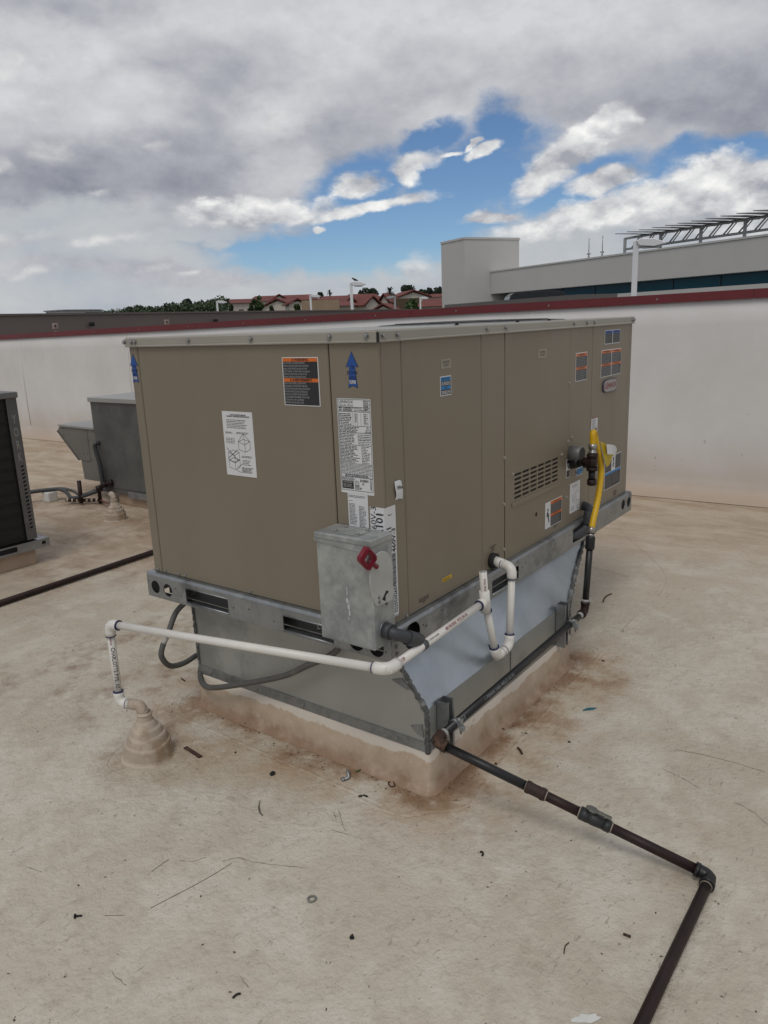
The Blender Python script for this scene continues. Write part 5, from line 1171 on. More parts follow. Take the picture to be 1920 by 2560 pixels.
# gas pipes at its foot
fg = thing('gas_manifold', 'short dark gas pipe with striped run and drip leg by the weathered grey unit', 'pipe fitting', (1.95, 4.5, -0.4))
ps = [Vector((1.905, 4.83, -0.335)), Vector((1.93, 4.62, -0.338)), Vector((1.95, 4.47, -0.345)), Vector((1.93, 4.30, -0.350)), Vector((1.665, 3.89, -0.315))]
ps = [Vector((1.78, 4.745, -0.372)), Vector((1.86, 4.60, -0.372)), Vector((1.93, 4.47, -0.372)), Vector((1.86, 4.25, -0.365)), Vector((1.69, 3.93, -0.330))]
m_ = MB(); m_.tube(ps[:3], 0.015, 12); m_.build('pipe', brownp, fg)
for i in range(7): a = ps[0].lerp(ps[2], i/7+0.03); b = ps[0].lerp(ps[2], i/7+0.08); m_ = MB(); m_.tube([a, b], 0.0162, 12); m_.build('thread_tape', bootm, fg)
m_ = MB(); m_.tube(ps[2:], 0.009, 10); m_.build('copper_tube', mat('copper_brown', (0.16, 0.06, 0.04), 0.5), fg)
m_ = MB(); m_.tube([(1.83, 4.60, -0.395), (1.85, 4.625, -0.20)], 0.018, 12); m_.build('drip_leg', brownp, fg)
m_ = MB(); m_.tube([(1.93, 4.47, -0.40), (1.93, 4.47, -0.26), (1.95, 4.42, -0.235), (2.0, 4.36, -0.22)], 0.017, 12); m_.tube([(1.93, 4.47, -0.285), (1.93, 4.47, -0.25)], 0.026, 12); m_.tube([(1.945, 4.43, -0.24), (1.965, 4.40, -0.232)], 0.026, 12); m_.tube([(1.98, 4.38, -0.226), (1.999, 4.36, -0.22)], 0.028, 12); m_.build('riser', brownp, fg)
fb = boot((1.845, 4.145, G), 1.0, 'far stepped cone boot by the curb of the weathered grey unit')
fbl = Vector((1.845, 4.145, G)); m_ = MB(); m_.tube([fbl+Vector((0, 0, 0.165)), fbl+Vector((0, 0, 0.185)), fbl+Vector((0.002, 0.012, 0.205)), fbl+Vector((0.012, 0.045, 0.210))], 0.024, 16); m_.build('elbow', bootm, fb)
# conduits lying across the white block
m_ = MB(); m_.box((1.928, 5.292, G), (2.022, 5.392, G+0.09), 0.006); pb = tag(recentre(m_.build('support_block', whiteb)), 'small white plastic block propping up a grey conduit', 'support block')
gc = thing('grey_conduit', 'grey conduits lying over the white block towards the weathered grey unit', 'conduit', (1.7, 4.9, -0.32))
m_ = MB(); m_.tube(spline([(0.72, 5.4, -0.335), (1.4, 5.2, -0.322), (1.79, 5.01, -0.306), (1.84, 4.86, -0.312), (1.82, 4.72, -0.355), (1.85, 4.58, -0.33), (1.95, 4.45, -0.28)], 7), 0.016, 10); m_.build('conduit_sleeve', cond, gc)
m_ = MB(); m_.tube(spline([(0.72, 5.46, -0.335), (1.4, 5.25, -0.318), (1.83, 5.02, -0.309), (1.90, 4.85, -0.318), (1.90, 4.70, -0.345), (1.94, 4.55, -0.30)], 7), 0.014, 10); m_.build('conduit_sleeve', whipm, gc)
# dark pipe crossing the roof at left
dp0, dp1 = Vector((-0.75, 2.92, G+0.022)), Vector((2.6, 3.07, G+0.022))
m_ = MB(); m_.tube([dp0, dp1], 0.0172, 16); dp = tag(m_.build('roof_pipe', brownp), 'straight dark brown pipe lying across the roof behind the tan unit', 'pipe'); recentre(dp)

# sizes and places of the far units on the roof
def place(o, loc, s_=1.0524):
    o.location = loc; o.scale = (s_, s_, s_)
place(yk, (-0.1191, 4.1718, -0.3693))
place(u2, (2.8276, 4.0666, -0.3693))
place(pc, (2.1646, 4.7717, -0.3693))
place(fg, (2.1435, 4.8033, -0.4745))
place(gc, (1.8804, 5.2242, -0.3903))

# ------------------------------------------------------------------ litter on the roof
def litter(name, label, cat, build, m):
    m_ = MB(); build(m_); return tag(recentre(m_.build(name, m)), label, cat)
def gpp(px, py, dz=0.0): v = gp(px, py); v.z += dz; return v
def stick(label, pts, r, m=rust, name='wire_scrap', cat='debris'):
    P = [gpp(*q, r) for q in pts]; P = spline(P, 5) if len(P) > 2 else P
    return litter(name, label, cat, lambda mm: mm.tube(P, r, 8), m)
a = gpp(*gz(800, 362), 0.001); b = gpp(*gz(868, 405), 0.001); d = (b-a).normalized(); n_ = Vector((-d.y, d.x, 0))*0.008
litter('metal_strip', 'flat rusty brown metal strip on the roof beside the near cone boot', 'debris', lambda mm: mm.prism([a-n_, b-n_, b+n_, a+n_], (0, 0, 0.004), 0.001), rust)
p_ = gpp(*gz(1178, 478))
def lump(mm):
    t = bmesh.new(); bmesh.ops.create_icosphere(t, subdivisions=2, radius=0.009)
    for v in t.verts: v.co = Vector((v.co.x*1.2, v.co.y*0.9, v.co.z*0.6))*(0.8+0.5*random.random())+p_+Vector((0, 0, 0.005))
    mm._join(t)
litter('black_lump', 'crumpled black scrap on the bare roof in front of the curb', 'debris', lump, darkin)
c_ = gpp(*gz(1505, 492))
def clip(mm):
    mm.tube(spline([c_+Vector((-0.02, 0.005, 0.004)), c_+Vector((-0.006, -0.006, 0.008)), c_+Vector((0.004, 0.004, 0.018)), c_+Vector((0.014, 0.010, 0.014)), c_+Vector((0.018, 0.012, 0.004))], 5), 0.006, 8); mm.tube([c_+Vector((-0.026, 0.008, 0.003)), c_+Vector((-0.018, 0.004, 0.003))], 0.009, 8)
litter('pipe_strap', 'bent dull metal pipe strap beside the brown silt of the curb', 'debris', clip, galvr)
stick('short green wire scrap next to the bent pipe strap', [gz(1540, 468), gz(1558, 460)], 0.003, leafm[2])
stick('rusty hook shaped wire in brown silt at the left of the curb', [gz(1058, 262), gz(1064, 254), gz(1080, 252)], 0.003)
stick('thin dark twig on the brown stain behind the near cone boot', [gz(784, 65), gz(800, 76)], 0.0028)
def blob(label, q, s=0.006, m=rust):
    pp = gpp(*q)
    def f(mm):
        t = bmesh.new(); bmesh.ops.create_icosphere(t, subdivisions=1, radius=s)
        for v in t.verts: v.co = Vector((v.co.x*1.3, v.co.y, v.co.z*0.6))*(0.7+0.6*random.random())+pp+Vector((0, 0, s*0.5))
        mm._join(t)
    return litter('silt_clod', label, 'debris', f, m)
blob('rusty clod in brown silt against the curb left of the bent pipe strap', gz(1420, 388), 0.010); blob('small black nut on the roof below the metal strip', gz(1018, 384), 0.004, darkin)
sp = [gz(1124, 592), gz(1118, 615), gz(1122, 640), gz(1136, 658)]
def sliver(mm):
    P = [gpp(*q, 0.001) for q in sp]; bm = mm.bm; prev = None
    for i, q in enumerate(P):
        w = Vector((0.0045*math.sin(math.pi*(i+0.3)/3.6), 0, 0)); row = [bm.verts.new(q-w), bm.verts.new(q+Vector((0, 0, 0.004))), bm.verts.new(q+w)]
        if prev:
            for j in range(2): bm.faces.new((prev[j], prev[j+1], row[j+1], row[j]))
        prev = row
litter('dry_leaf', 'curved grey dry leaf sliver in the middle of the roof', 'debris', sliver, mat('dry_leaf', (0.13, 0.12, 0.10), 0.8))
stick('left of two black wire ends near the seam before the curb', [gz(1548, 576), gz(1566, 573)], 0.0035, darkin); stick('right of two black wire ends near the seam before the curb', [gz(1571, 571), gz(1588, 578)], 0.0035, darkin)
def screw(label, q0, q1):
    a, b = gpp(*q0, 0.005), gpp(*q1, 0.003)
    def f(mm):
        mm.tube([a, a.lerp(b, 0.22)], 0.0062, 8); mm.tube([a.lerp(b, 0.22), a.lerp(b, 0.9), b], [0.0026, 0.0026, 0.0008], 8)
    return litter('loose_screw', label, 'screw', f, darkin)
screw('dark self drilling screw lying by itself at lower left of the roof', gz(321, 1096), gz(356, 1091)); screw('small dark screw standing near the bottom below the washer ring', gz(1520, 1190), gz(1523, 1172))
rc_ = gpp(*gz(1348, 1018), 0.003)
litter('washer_ring', 'grey washer ring lying flat on the roof', 'washer', lambda mm: mm.tube([rc_+Vector((0.0105*math.cos(t), 0.0105*math.sin(t), 0)) for t in [2*math.pi*i/28 for i in range(29)]], 0.0028, 8, cap=False), mat('washer_grey', (0.22, 0.23, 0.21), 0.5, 0.4))
stick('dark pointed splinter near the bottom edge of the roof', [gz(1006, 1446), gz(1022, 1432), gz(1040, 1427)], 0.0026, darkin); stick('long thin dark straw lying on the roof', [gz(650, 1056), gz(880, 935), gz(1000, 862)], 0.0007, rust, 'dry_straw'); stick('short dark straw left of the long straw', [gz(655, 897), gz(728, 845)], 0.0007, rust, 'dry_straw')
def z9(x, y): return (1200+x*0.434, 1840+y*0.434)
stick('bent brown nail on the roof beside the right curb seam', [z7(1022, 1222), z7(1038, 1240), z7(1050, 1262)], 0.0042); stick('curved brown wire on the roof right of the gas riser', [z7(1575, 276), z7(1584, 252), z7(1605, 232), z7(1630, 222)], 0.0035)
stick('rusty staple in brown silt by the near corner of the curb', [z7(196, 1440), z7(184, 1448), z7(200, 1472), z7(226, 1464), z7(216, 1440)], 0.0022); stick('small black curled clip on the roof left of the ball valve', [z9(0, 672), z9(12, 672), z9(18, 684), z9(12, 694)], 0.0028, darkin); stick('short brown stick lying in the angle of the gas pipe', [z9(825, 1146), z9(868, 1162)], 0.0032)
stick('thin black wire leaning at the foot of the right curb face', [z7(952, 930), z7(952, 955), z7(958, 966)], 0.0028, darkin); stick('thin curled grass stem inside the angle of the gas pipe', [z9(484, 1256), z9(490, 1215), z9(512, 1192)], 0.0014)
for i, (x, y) in enumerate(((900, 1098), (927, 1100), (1075, 1128), (880, 1324), (1275, 690), (1575, 656), (1355, 1182))):
    stick(['tiny black crumb left of a pair below the right curb face', 'tiny black crumb right of a pair below the right curb face', 'tiny black crumb by the right curb seam', 'tiny brown crumb beside the sloping gas pipe', 'tiny dark crumb at the far foot of the curb', 'tiny brown stub beyond the far curb corner', 'tiny pink brown stub on the roof right of the curb seam'][i], [z7(x-7, y-2), z7(x+8, y+3)], 0.003, darkin if i < 3 else rust)
def smear(label, q, m, w, l, ang):
    c = gpp(*q, 0.0008); d = Vector((math.cos(ang), math.sin(ang), 0)); n_ = Vector((-d.y, d.x, 0))
    def f(mm):
        pts = []
        for i in range(14):
            t = 2*math.pi*i/14; pts.append(c+d*(l*math.cos(t))*(0.7+0.5*random.random())+n_*(w*math.sin(t))*(0.6+0.6*random.random()))
        mm.prism(pts, (0, 0, 0.0008))
    return litter('paint_smear', label, 'paint mark', f, m)
smear('teal paint smear on the roof right of the curb', z7(1490, 968), teal, 0.010, 0.034, -0.7)
smear('white torn patch at the bottom edge beside the gas pipe', z9(612, 1630), whiteb, 0.012, 0.034, -0.9)

def crack(pts, r):
    p = spline([gpp(*q, 0.0006) for q in pts], 5); p = [q+Vector((random.uniform(-1, 1), random.uniform(-1, 1), 0))*0.002 for q in p]
    m_ = MB(); m_.tube(p, [r*random.uniform(0.2, 0.9) for _ in p], 5); return struct(m_.build('roof_crack', mat('crack_brown', (0.13, 0.10, 0.07), 0.9)))
crack([gz(780, 851), gz(830, 853), gz(888, 834)], 0.0010); crack([gz(960, 855), gz(1030, 838), gz(1100, 857), gz(1200, 868), gz(1330, 884)], 0.0010); crack([gz(1440, 640), gz(1452, 672)], 0.0012); crack([gz(1462, 630), gz(1490, 722)], 0.0009); crack([gz(1430, 715), gz(1570, 755)], 0.0008)
crack([z9(1130, 78), z9(1300, 112), z9(1450, 150), z9(1640, 208)], 0.0010); crack([z9(1465, 382), z9(1560, 430), z9(1659, 512)], 0.0010); crack([z9(1050, 190), z9(1160, 240), z9(1265, 302)], 0.0008); crack([gz(1040, 1350), gz(1070, 1400)], 0.0010); crack([gz(450, 1088), gz(540, 1086)], 0.0009); crack([gz(485, 1335), gz(545, 1392)], 0.0010); crack([gz(108, 872), gz(180, 900)], 0.0008)
m_ = MB(); rnd = random.Random(21)
for i in range(620):
    if i < 380:   # silt along the curb foot
        t = rnd.random(); off = abs(rnd.gauss(0, 0.05))+0.006
        x_, y_ = (0.085-off, -0.06+1.1*t) if rnd.random() < 0.5 else (0.09+1.15*t, -0.075-off)
    else:
        px, py = rnd.uniform(-50, 1970), 1500+1150*rnd.random()**0.8; q = gp(px, py); x_, y_ = q.x, q.y
        if -0.0 < x_ < 1.3 and -0.12 < y_ < 1.1: continue
    a = rnd.uniform(0, 6.3); l = rnd.choice((0.0012, 0.0016, 0.0022, 0.0045))*rnd.uniform(0.6, 1.2); w = l*rnd.uniform(0.25, 0.8); d = Vector((math.cos(a), math.sin(a), 0)); n_ = Vector((-d.y, d.x, 0)); c = Vector((x_, y_, G+0.0006))
    m_.bm.faces.new([m_.bm.verts.new(c+d*l), m_.bm.verts.new(c+n_*w+Vector((0, 0, w*0.8))), m_.bm.verts.new(c-d*l), m_.bm.verts.new(c-n_*w)])
struct(m_.build('grit', mat('dark_grit', (0.075, 0.058, 0.042), 0.8, 0, 0.5, 40)), 'stuff')

# ------------------------------------------------------------------ background: neighbouring brown building
EZ = CZ
def hor(px):                                   # row of the horizon at column px
    d0 = px_dir(px, 800); d1 = px_dir(px, 801); return 800 + d0.z/(d0.z-d1.z)
def xpt(px, d, dy):                            # a point at column px, distance d, dy pixels above the horizon
    return at(px, hor(px)-dy, d)
def on_line(px, o, dr):
    """where the sight line through column px meets the ground line o + t*dr (2-D)"""
    d = px_dir(px, hor(px)); a, b, c2, d2 = dr[0], -d.x, dr[1], -d.y
    rx, ry = EYE.x-o[0], EYE.y-o[1]; det = a*d2-b*c2
    t = (rx*d2-b*ry)/det
    return Vector((o[0]+a*t, o[1]+c2*t, 0))
def zat(p, dy):
    """height of a point at plan position p that is seen dy pixels above the horizon"""
    v = Vector((p.x, p.y, EZ))-EYE; z = v.dot(_f); px = 960+FPX*v.dot(RT)/z; py = 1280-FPX*v.dot(UP)/z
    return at(px, py-dy, math.hypot(v.x, v.y)).z
P0 = at(0, hor(0), 24.0); dirB = (math.cos(0.10), math.sin(0.10))
pa, pb = on_line(-150, P0, dirB), on_line(1040, P0, dirB)
zb0, zb1 = zat(on_line(0, P0, dirB), 51), zat(pb, 25)
bb = thing('brown_building', 'long low brown building with flat parapet beyond the red coping', 'building', (pa.x, pa.y, -8))
nB = Vector((-dirB[1], dirB[0], 0))
m_ = MB(); zt = zb0
m_.prism([(pa.x, pa.y, -8), (pb.x, pb.y, -8), (pb.x, pb.y, zt), (pa.x, pa.y, zt)], nB*14); m_.build('wall', brownw, bb, recalc=True)
m_ = MB(); m_.prism([Vector((pa.x, pa.y, zt+0.002))-nB*0.03, Vector((pb.x, pb.y, zt+0.002))-nB*0.03, Vector((pb.x, pb.y, zt+0.06))-nB*0.03, Vector((pa.x, pa.y, zt+0.06))-nB*0.03], nB*0.4); m_.build('coping', mat('brown_coping', (0.165, 0.135, 0.118), 0.7), bb, recalc=True)
for px in (226, 535, 828, 998, 1006):
    q = on_line(px, P0, dirB); q.z = zt-0.28; m_ = MB(); c = q-nB*0.12
    m_.box((c.x-0.07, c.y-0.06, c.z-0.06), (c.x+0.07, c.y+0.06, c.z+0.06), 0.02)
    m_.build('wall_light', darkin, bb) if px < 1000 else m_.bm.free()
# box lights on short posts standing between
bxs = []
for i, (px, dy0, d) in enumerate(((141, 21, 19.0), (419, 20, 21.0), (635, 10, 24.5), (724, 12, 26.5))):
    q = on_line(px, (P0.x-nB.x*1.6, P0.y-nB.y*1.6), dirB); z = zat(q, dy0)
    o = thing('post_light', ['first box light on a post from the left, before the brown building', 'second box light on a post from the left, before the brown building', 'third box light on a post from the left, before the brown building', 'fourth box light on a post from the left, before the brown building'][i], 'light', (q.x, q.y, -8), 'box lights on posts before the brown building')
    m_ = MB(); dz_ = 0.06 if i < 2 else 0.0
    m_.box((q.x-0.06, q.y-0.06, z-0.09), (q.x+0.06, q.y+0.06, z+0.07), 0.01); m_.build('lamp_box', mat('pinkish_box', (0.36, 0.28, 0.24), 0.7), o)
    tow = (EYE-q); tow.z = 0; tow.normalize(); cc = Vector((q.x, q.y, z))
    m_ = MB(); m_.tube([cc+tow*0.05, cc+tow*0.11], 0.026, 10); m_.build('lens', darkin, o)
    m_ = MB(); m_.box((q.x-0.03, q.y-0.03, -8), (q.x+0.03, q.y+0.03, z-0.091)); m_.build('post', MATS['pinkish_box'], o)
# roof unit standing on the brown building
q = on_line(190, (P0.x+nB.x*3, P0.y+nB.y*3), dirB)
rb = thing('distant_roof_unit', 'pale grey metal box unit standing on the brown building roof', 'air conditioner', (q.x, q.y, zt))
wv = Vector((dirB[0], dirB[1], 0)); hz = zat(q, 56)
def orbox(m_, c, wv, nv, w, d, z0, z1):
    a = c-wv*w/2-nv*d/2; pts = [Vector((a.x, a.y, z0)), Vector((a.x, a.y, z0))+wv*w, Vector((a.x, a.y, z0))+wv*w+nv*d, Vector((a.x, a.y, z0))+nv*d]
    m_.prism(pts, (0, 0, z1-z0)); return m_
m_ = MB(); orbox(m_, q, wv, nB, 1.5, 0.9, zt, hz); m_.build('housing', greym, rb)
m_ = MB(); orbox(m_, q-nB*0.46+wv*0.42, wv, nB, 0.55, 0.03, zt+0.05, hz-0.06); m_.build('intake', darkin, rb)
m_ = MB(); orbox(m_, q, wv, nB, 1.6, 1.0, hz+0.002, hz+0.04); m_.build('lid', galvr, rb)

# ------------------------------------------------------------------ parking lot lamps
def lamp_proto(label):
    o = thing('street_lamp', label, 'street lamp', (0, 0, 0), 'white parking lot lamps behind the parapet')
    m_ = MB(); m_.box((-0.088, -0.088, 0), (0.088, 0.088, 10.55), 0.01); m_.build('pole', lampw, o)
    m_ = MB(); m_.prism([(0.0, 0, 10.54), (0.12, 0, 10.60), (0.55, 0, 10.58), (0.85, 0, 10.46), (0.90, 0, 10.40), (0.55, 0, 10.33), (0.10, 0, 10.38)], (0, 0.34, 0), 0.02)
    for v in m_.bm.verts: v.co.y -= 0.17
    m_.build('lamp_head', lampw, o)
    m_ = MB(); m_.box((0.2, -0.11, 10.30), (0.7, 0.11, 10.331)); m_.build('lens', greym, o)
    return o
lamps = [(1583, 27.0, 180, 'closest and tallest parking lamp, in front of the white building'), (882, 48.0, 102, 'second tallest parking lamp, with a dark bird on its head'), (780, 67.0, 74, 'parking lamp in front of the tan wall below the red roofs'),
         (548, 73.0, 68, 'leftmost parking lamp, beside the dark green trees'), (1052, 85.0, 58, 'parking lamp closest to the white tower'), (989, 78.0, 63, 'grey parking lamp whose head points left')]
lp0 = lamp_proto(lamps[0][3])
for i, (px, d, dy, lab) in enumerate(lamps):
    if i == 0: o = lp0
    else:
        o = lp0.copy(); COL.objects.link(o); o['label'] = lab
        for ch in list(lp0.children):
            c = ch.copy(); COL.objects.link(c); c.parent = o
            if i == 5 and ch.name.startswith('pole'):
                c.data = ch.data.copy(); c.data.materials[0] = greym
            if i == 5 and ch.name.startswith('lamp_head'):
                c.data = ch.data.copy(); c.data.materials[0] = greym
    p = at(px, hor(px), d); zt_ = zat(p, dy); o.location = (p.x, p.y, zt_-10.58)
    dd = px_dir(px, hor(px)); o.rotation_euler.z = math.atan2(dd.y, dd.x)-math.pi/2 + (math.pi if i == 5 else 0.0)
SC.view_layers[0].update()
# bird on the second lamp
p = at(892, hor(892), 48.0); zt_ = zat(p, 103)
m_ = MB(); m_.tube(spline([(-0.20, 0, 0.02), (-0.08, 0, 0.08), (0.05, 0, 0.13), (0.13, 0, 0.19), (0.20, 0, 0.20)], 4), [0.015, 0.02, 0.03, 0.04, 0.055, 0.06, 0.062, 0.06, 0.055, 0.05, 0.045, 0.042, 0.04, 0.04, 0.03, 0.02, 0.004][:17], 10)
m_.tube([(0.03, 0.02, 0.08), (0.03, 0.02, 0.0)], 0.008, 5); m_.tube([(0.03, -0.02, 0.08), (0.03, -0.02, 0.0)], 0.008, 5)
bd_ = m_.build('bird', cubirdm); bd_.location = (p.x, p.y, zt_); bd_.rotation_euler.z = 2.3
tag(bd_, 'small dark bird perched on the head of the second tallest lamp', 'bird')

# ------------------------------------------------------------------ white building with tower
wb = thing('white_building', 'white stucco building with a square tower and a dark window band', 'building', (0, 0, -8))
TC = at(1163, hor(1163), 40.0); wdir = (math.cos(1.08), math.sin(1.08)); edir = (math.cos(1.08-math.pi/2), math.sin(1.08-math.pi/2))
wv_ = Vector((*wdir, 0)); ev_ = Vector((*edir, 0)); tc2 = Vector((TC.x, TC.y, 0))
tl = on_line(1106, TC, wdir); tr = on_line(1297, TC, edir); zt_t = zat(tc2, 198)
wb.location = (tc2.x, tc2.y, -8)
m_ = MB(); lw = (tl-tc2); lr = (tr-tc2)
m_.prism([Vector((tc2.x, tc2.y, -8)), Vector((tc2.x, tc2.y, -8))+lr, Vector((tc2.x, tc2.y, -8))+lr+lw, Vector((tc2.x, tc2.y, -8))+lw], (0, 0, zt_t+8)); m_.build('tower', stucco, wb, recalc=True)
m_ = MB(); e_ = 0.03; b0 = Vector((tc2.x, tc2.y, zt_t+0.003))-wv_*e_*1-ev_*e_
m_.prism([b0, b0+lr+ev_*2*e_, b0+lr+lw+ev_*2*e_+wv_*2*e_, b0+lw+wv_*2*e_], (0, 0, 0.10)); m_.build('tower_coping', stucco, wb, recalc=True)
ws = on_line(1227, TC, edir); we = on_line(2300, ws, wdir)
zt_w = zat(ws, 112); zb_w = zat(ws, 56.5)
pe_ = on_line(1920, ws, wdir)
zt_e = zat(pe_, 179); zb_e = zat(pe_, 96); zs_e = zat(pe_, 59)
zt_w = (zt_w+zt_e)/2; zb_w = (zb_w+zb_e)/2; zs_w = zs_e
dlen = (we-ws).length
def wingbox(nm, m, out, deep, z0, z1, s0=0.02, s1=None):
    s1 = dlen if s1 is None else s1; d = -wv_
    a = Vector((ws.x, ws.y, z0))+d*s0-ev_*out; b = Vector((ws.x, ws.y, z0))+d*s1-ev_*out
    m_ = MB(); m_.prism([a, b, b+ev_*(deep+out), a+ev_*(deep+out)], (0, 0, z1-z0)); return m_.build(nm, m, wb, recalc=True)
wingbox('fascia', stucco, 0.0, 8.0, zb_w, zt_w); wingbox('fascia_coping', stucco, 0.03, 8.0, zt_w+0.003, zt_w+0.07)
wingbox('window_band', glassm, -0.55, 4.0, zs_w, zb_w-0.002, 0.6); wingbox('sill_wall', stucco, 0.0, 8.0, -8, zs_w-0.002)
for i in range(12):
    s_ = 2.2*i+0.6
    if s_ < dlen: wingbox('mullion', mat('dark_mullion', (0.012, 0.03, 0.045), 0.3), -0.52, 0.545, zs_w, zb_w-0.002, s_, s_+0.045)
# dark round-topped thing by the window band
q = on_line(1340, (ws.x-edir[0]*2.5, ws.y-edir[1]*2.5), wdir)
def barrow(): pass
# grey flat canopy just beyond the coping
qa = at(1112, hor(1112), 30.0); qb = at(1440, hor(1440), 24.0); ca = Vector((qa.x, qa.y, 0)); cbv = Vector((qb.x, qb.y, 0))
cz0, cz1 = zat(ca, 24), zat(ca, 36)
cn = (cbv-ca).normalized(); cnn = Vector((-cn.y, cn.x, 0)); cnn = cnn if cnn.dot(ca-EYE) > 0 else -cnn
fc_ = thing('flat_canopy', 'low grey flat canopy roof in front of the white building', 'canopy', (ca.x, ca.y, -8))
m_ = MB(); z1b = zat(cbv, 49); z0b = zat(cbv, 34)
m_.poly([Vector((ca.x, ca.y, cz0)), Vector((cbv.x, cbv.y, z0b)), Vector((cbv.x, cbv.y, z1b)), Vector((ca.x, ca.y, cz1))]); t_ = m_.bm
m_ = MB(); m_.prism([Vector((ca.x, ca.y, cz0-0.5)), Vector((cbv.x, cbv.y, z0b-0.5)), Vector((cbv.x, cbv.y, z1b)), Vector((ca.x, ca.y, cz1))], cnn*1.6); m_.build('roof_slab', mat('canopy_grey', (0.145, 0.135, 0.122), 0.7, 0, 0.08, 0.5), fc_, recalc=True)
for t in (0.1, 0.9):
    p = ca.lerp(cbv, t)+cnn*0.8; m_ = MB(); m_.box((p.x-0.08, p.y-0.08, -8), (p.x+0.08, p.y+0.08, min(cz0, z0b)-0.52)); m_.build('post', greym, fc_)
# dark glassy rounded form showing above the canopy
q = at(1345, hor(1345), 27.5); vz0, vz1 = zat(q, 30), zat(q, 62)
dark_form = thing('dark_rounded_form', 'dark glassy rounded form before the window band of the white building', 'rounded_form', (q.x, q.y, vz0))
rt_ = Vector((RT.x, RT.y, 0)).normalized(); dn_ = Vector((-rt_.y, rt_.x, 0))
m_ = MB(); hw = 1.05
pr = [(-hw, vz0), (-hw*0.90, vz0+(vz1-vz0)*0.70), (-hw*0.78, vz1-0.03), (-hw*0.4, vz1), (hw*0.4, vz1), (hw*0.80, vz1-0.04), (hw*0.93, vz0+(vz1-vz0)*0.60), (hw, vz0)]
m_.prism([Vector((q.x, q.y, z))+rt_*x_ for x_, z in pr], dn_*1.2, 0.02); m_.build('dome', glassd, dark_form, recalc=True)
m_ = MB(); m_.prism([Vector((q.x, q.y, vz0-0.12))+rt_*x_-dn_*0.05 for x_ in (-hw*1.05, hw*1.05)]+[Vector((q.x, q.y, vz0-0.002))+rt_*x_-dn_*0.05 for x_ in (hw*1.05, -hw*1.05)], dn_*1.3); m_.build('base', MATS['canopy_grey'], dark_form, recalc=True)
# antennas
for px, lab in ((1468, 'left of the two thin rod antennas on the white building'), (1501, 'right of the two thin rod antennas on the white building')):
    p = on_line(px, (ws.x+edir[0]*1.0, ws.y+edir[1]*1.0), wdir); o = thing('antenna', lab, 'antenna', (p.x, p.y, zt_w), 'rod antennas on the white building')
    h1 = zat(p, 188 if px < 1480 else 187)
    m_ = MB(); m_.tube([(p.x, p.y, zt_w), (p.x, p.y, zt_w+0.25)], 0.045, 8); m_.tube([(p.x, p.y, zt_w+0.12), (p.x, p.y, zt_w+0.17)], 0.08, 8); m_.tube([(p.x, p.y, zt_w+0.30), (p.x, p.y, zt_w+0.36)], 0.085, 8); m_.build('mount', slatm, o)
    m_ = MB(); m_.tube([(p.x, p.y, zt_w+0.25), (p.x, p.y, max(h1, zt_w+1.0))], 0.022, 8); m_.build('rod', greym, o)
# sun shade rack on the roof
sr = thing('shade_rack', 'grey steel rack of slanted shade slats along the white building roof', 'shade structure', (ws.x, ws.y, zt_w))
def rk(px, dy, out=0.8):
    p = on_line(px, (ws.x+edir[0]*out, ws.y+edir[1]*out), wdir); p.z = zat(p, dy); return p
def hz_(px, y): return hor(px)-y
zr_low = rk(1556, hz_(1556, 624)).z; zr_top = rk(1556, hz_(1556, 597)).z
pA, pE = on_line(1556, (ws.x+edir[0]*0.8, ws.y+edir[1]*0.8), wdir), on_line(2200, (ws.x+edir[0]*0.8, ws.y+edir[1]*0.8), wdir)
m_ = MB(); m_.tube([Vector((pA.x, pA.y, zr_low)), Vector((pE.x, pE.y, zr_low))], 0.045, 6); m_.build('lower_rail', greym, sr)
m_ = MB(); m_.tube([Vector((pA.x, pA.y, zr_top)), Vector((pE.x, pE.y, zr_top))], 0.05, 6); m_.build('upper_rail', greym, sr)
for px in (1556, 1643, 1741, 1848, 1990):
    p = on_line(px, (ws.x+edir[0]*0.8, ws.y+edir[1]*0.8), wdir); m_ = MB(); m_.box((p.x-0.05, p.y-0.05, zt_w+0.07), (p.x+0.05, p.y+0.05, zr_top+0.02)); m_.build('post', greym, sr)
pxs = [1590, 1620, 1650, 1684, 1716, 1748, 1782, 1818, 1856, 1896, 1938, 1984]
for i, px in enumerate(pxs):
    p = on_line(px, (ws.x+edir[0]*0.8, ws.y+edir[1]*0.8), wdir); t_ = -wv_
    c = Vector((p.x, p.y, zr_top+0.10)); tilt = 0.07
    m_ = MB(); m_.prism([c-ev_*0.8+t_*-0.50+Vector((0, 0, 0.03)), c-ev_*0.8+t_*0.42+Vector((0, 0, -tilt)), c+ev_*0.8+t_*0.42+Vector((0, 0, -tilt)), c+ev_*0.8+t_*-0.50+Vector((0, 0, 0.03))], (0, 0, 0.03)); m_.build('slat', slatm, sr, recalc=True)
    m_ = MB(); m_.tube([c+t_*0.1-Vector((0, 0, 0.06)), Vector((p.x, p.y, zr_low))-t_*0.42], 0.030, 6); m_.tube([c+t_*0.24-Vector((0, 0, 0.06)), Vector((p.x, p.y, zr_low))-t_*0.26], 0.022, 6); m_.build('strut', greym, sr)

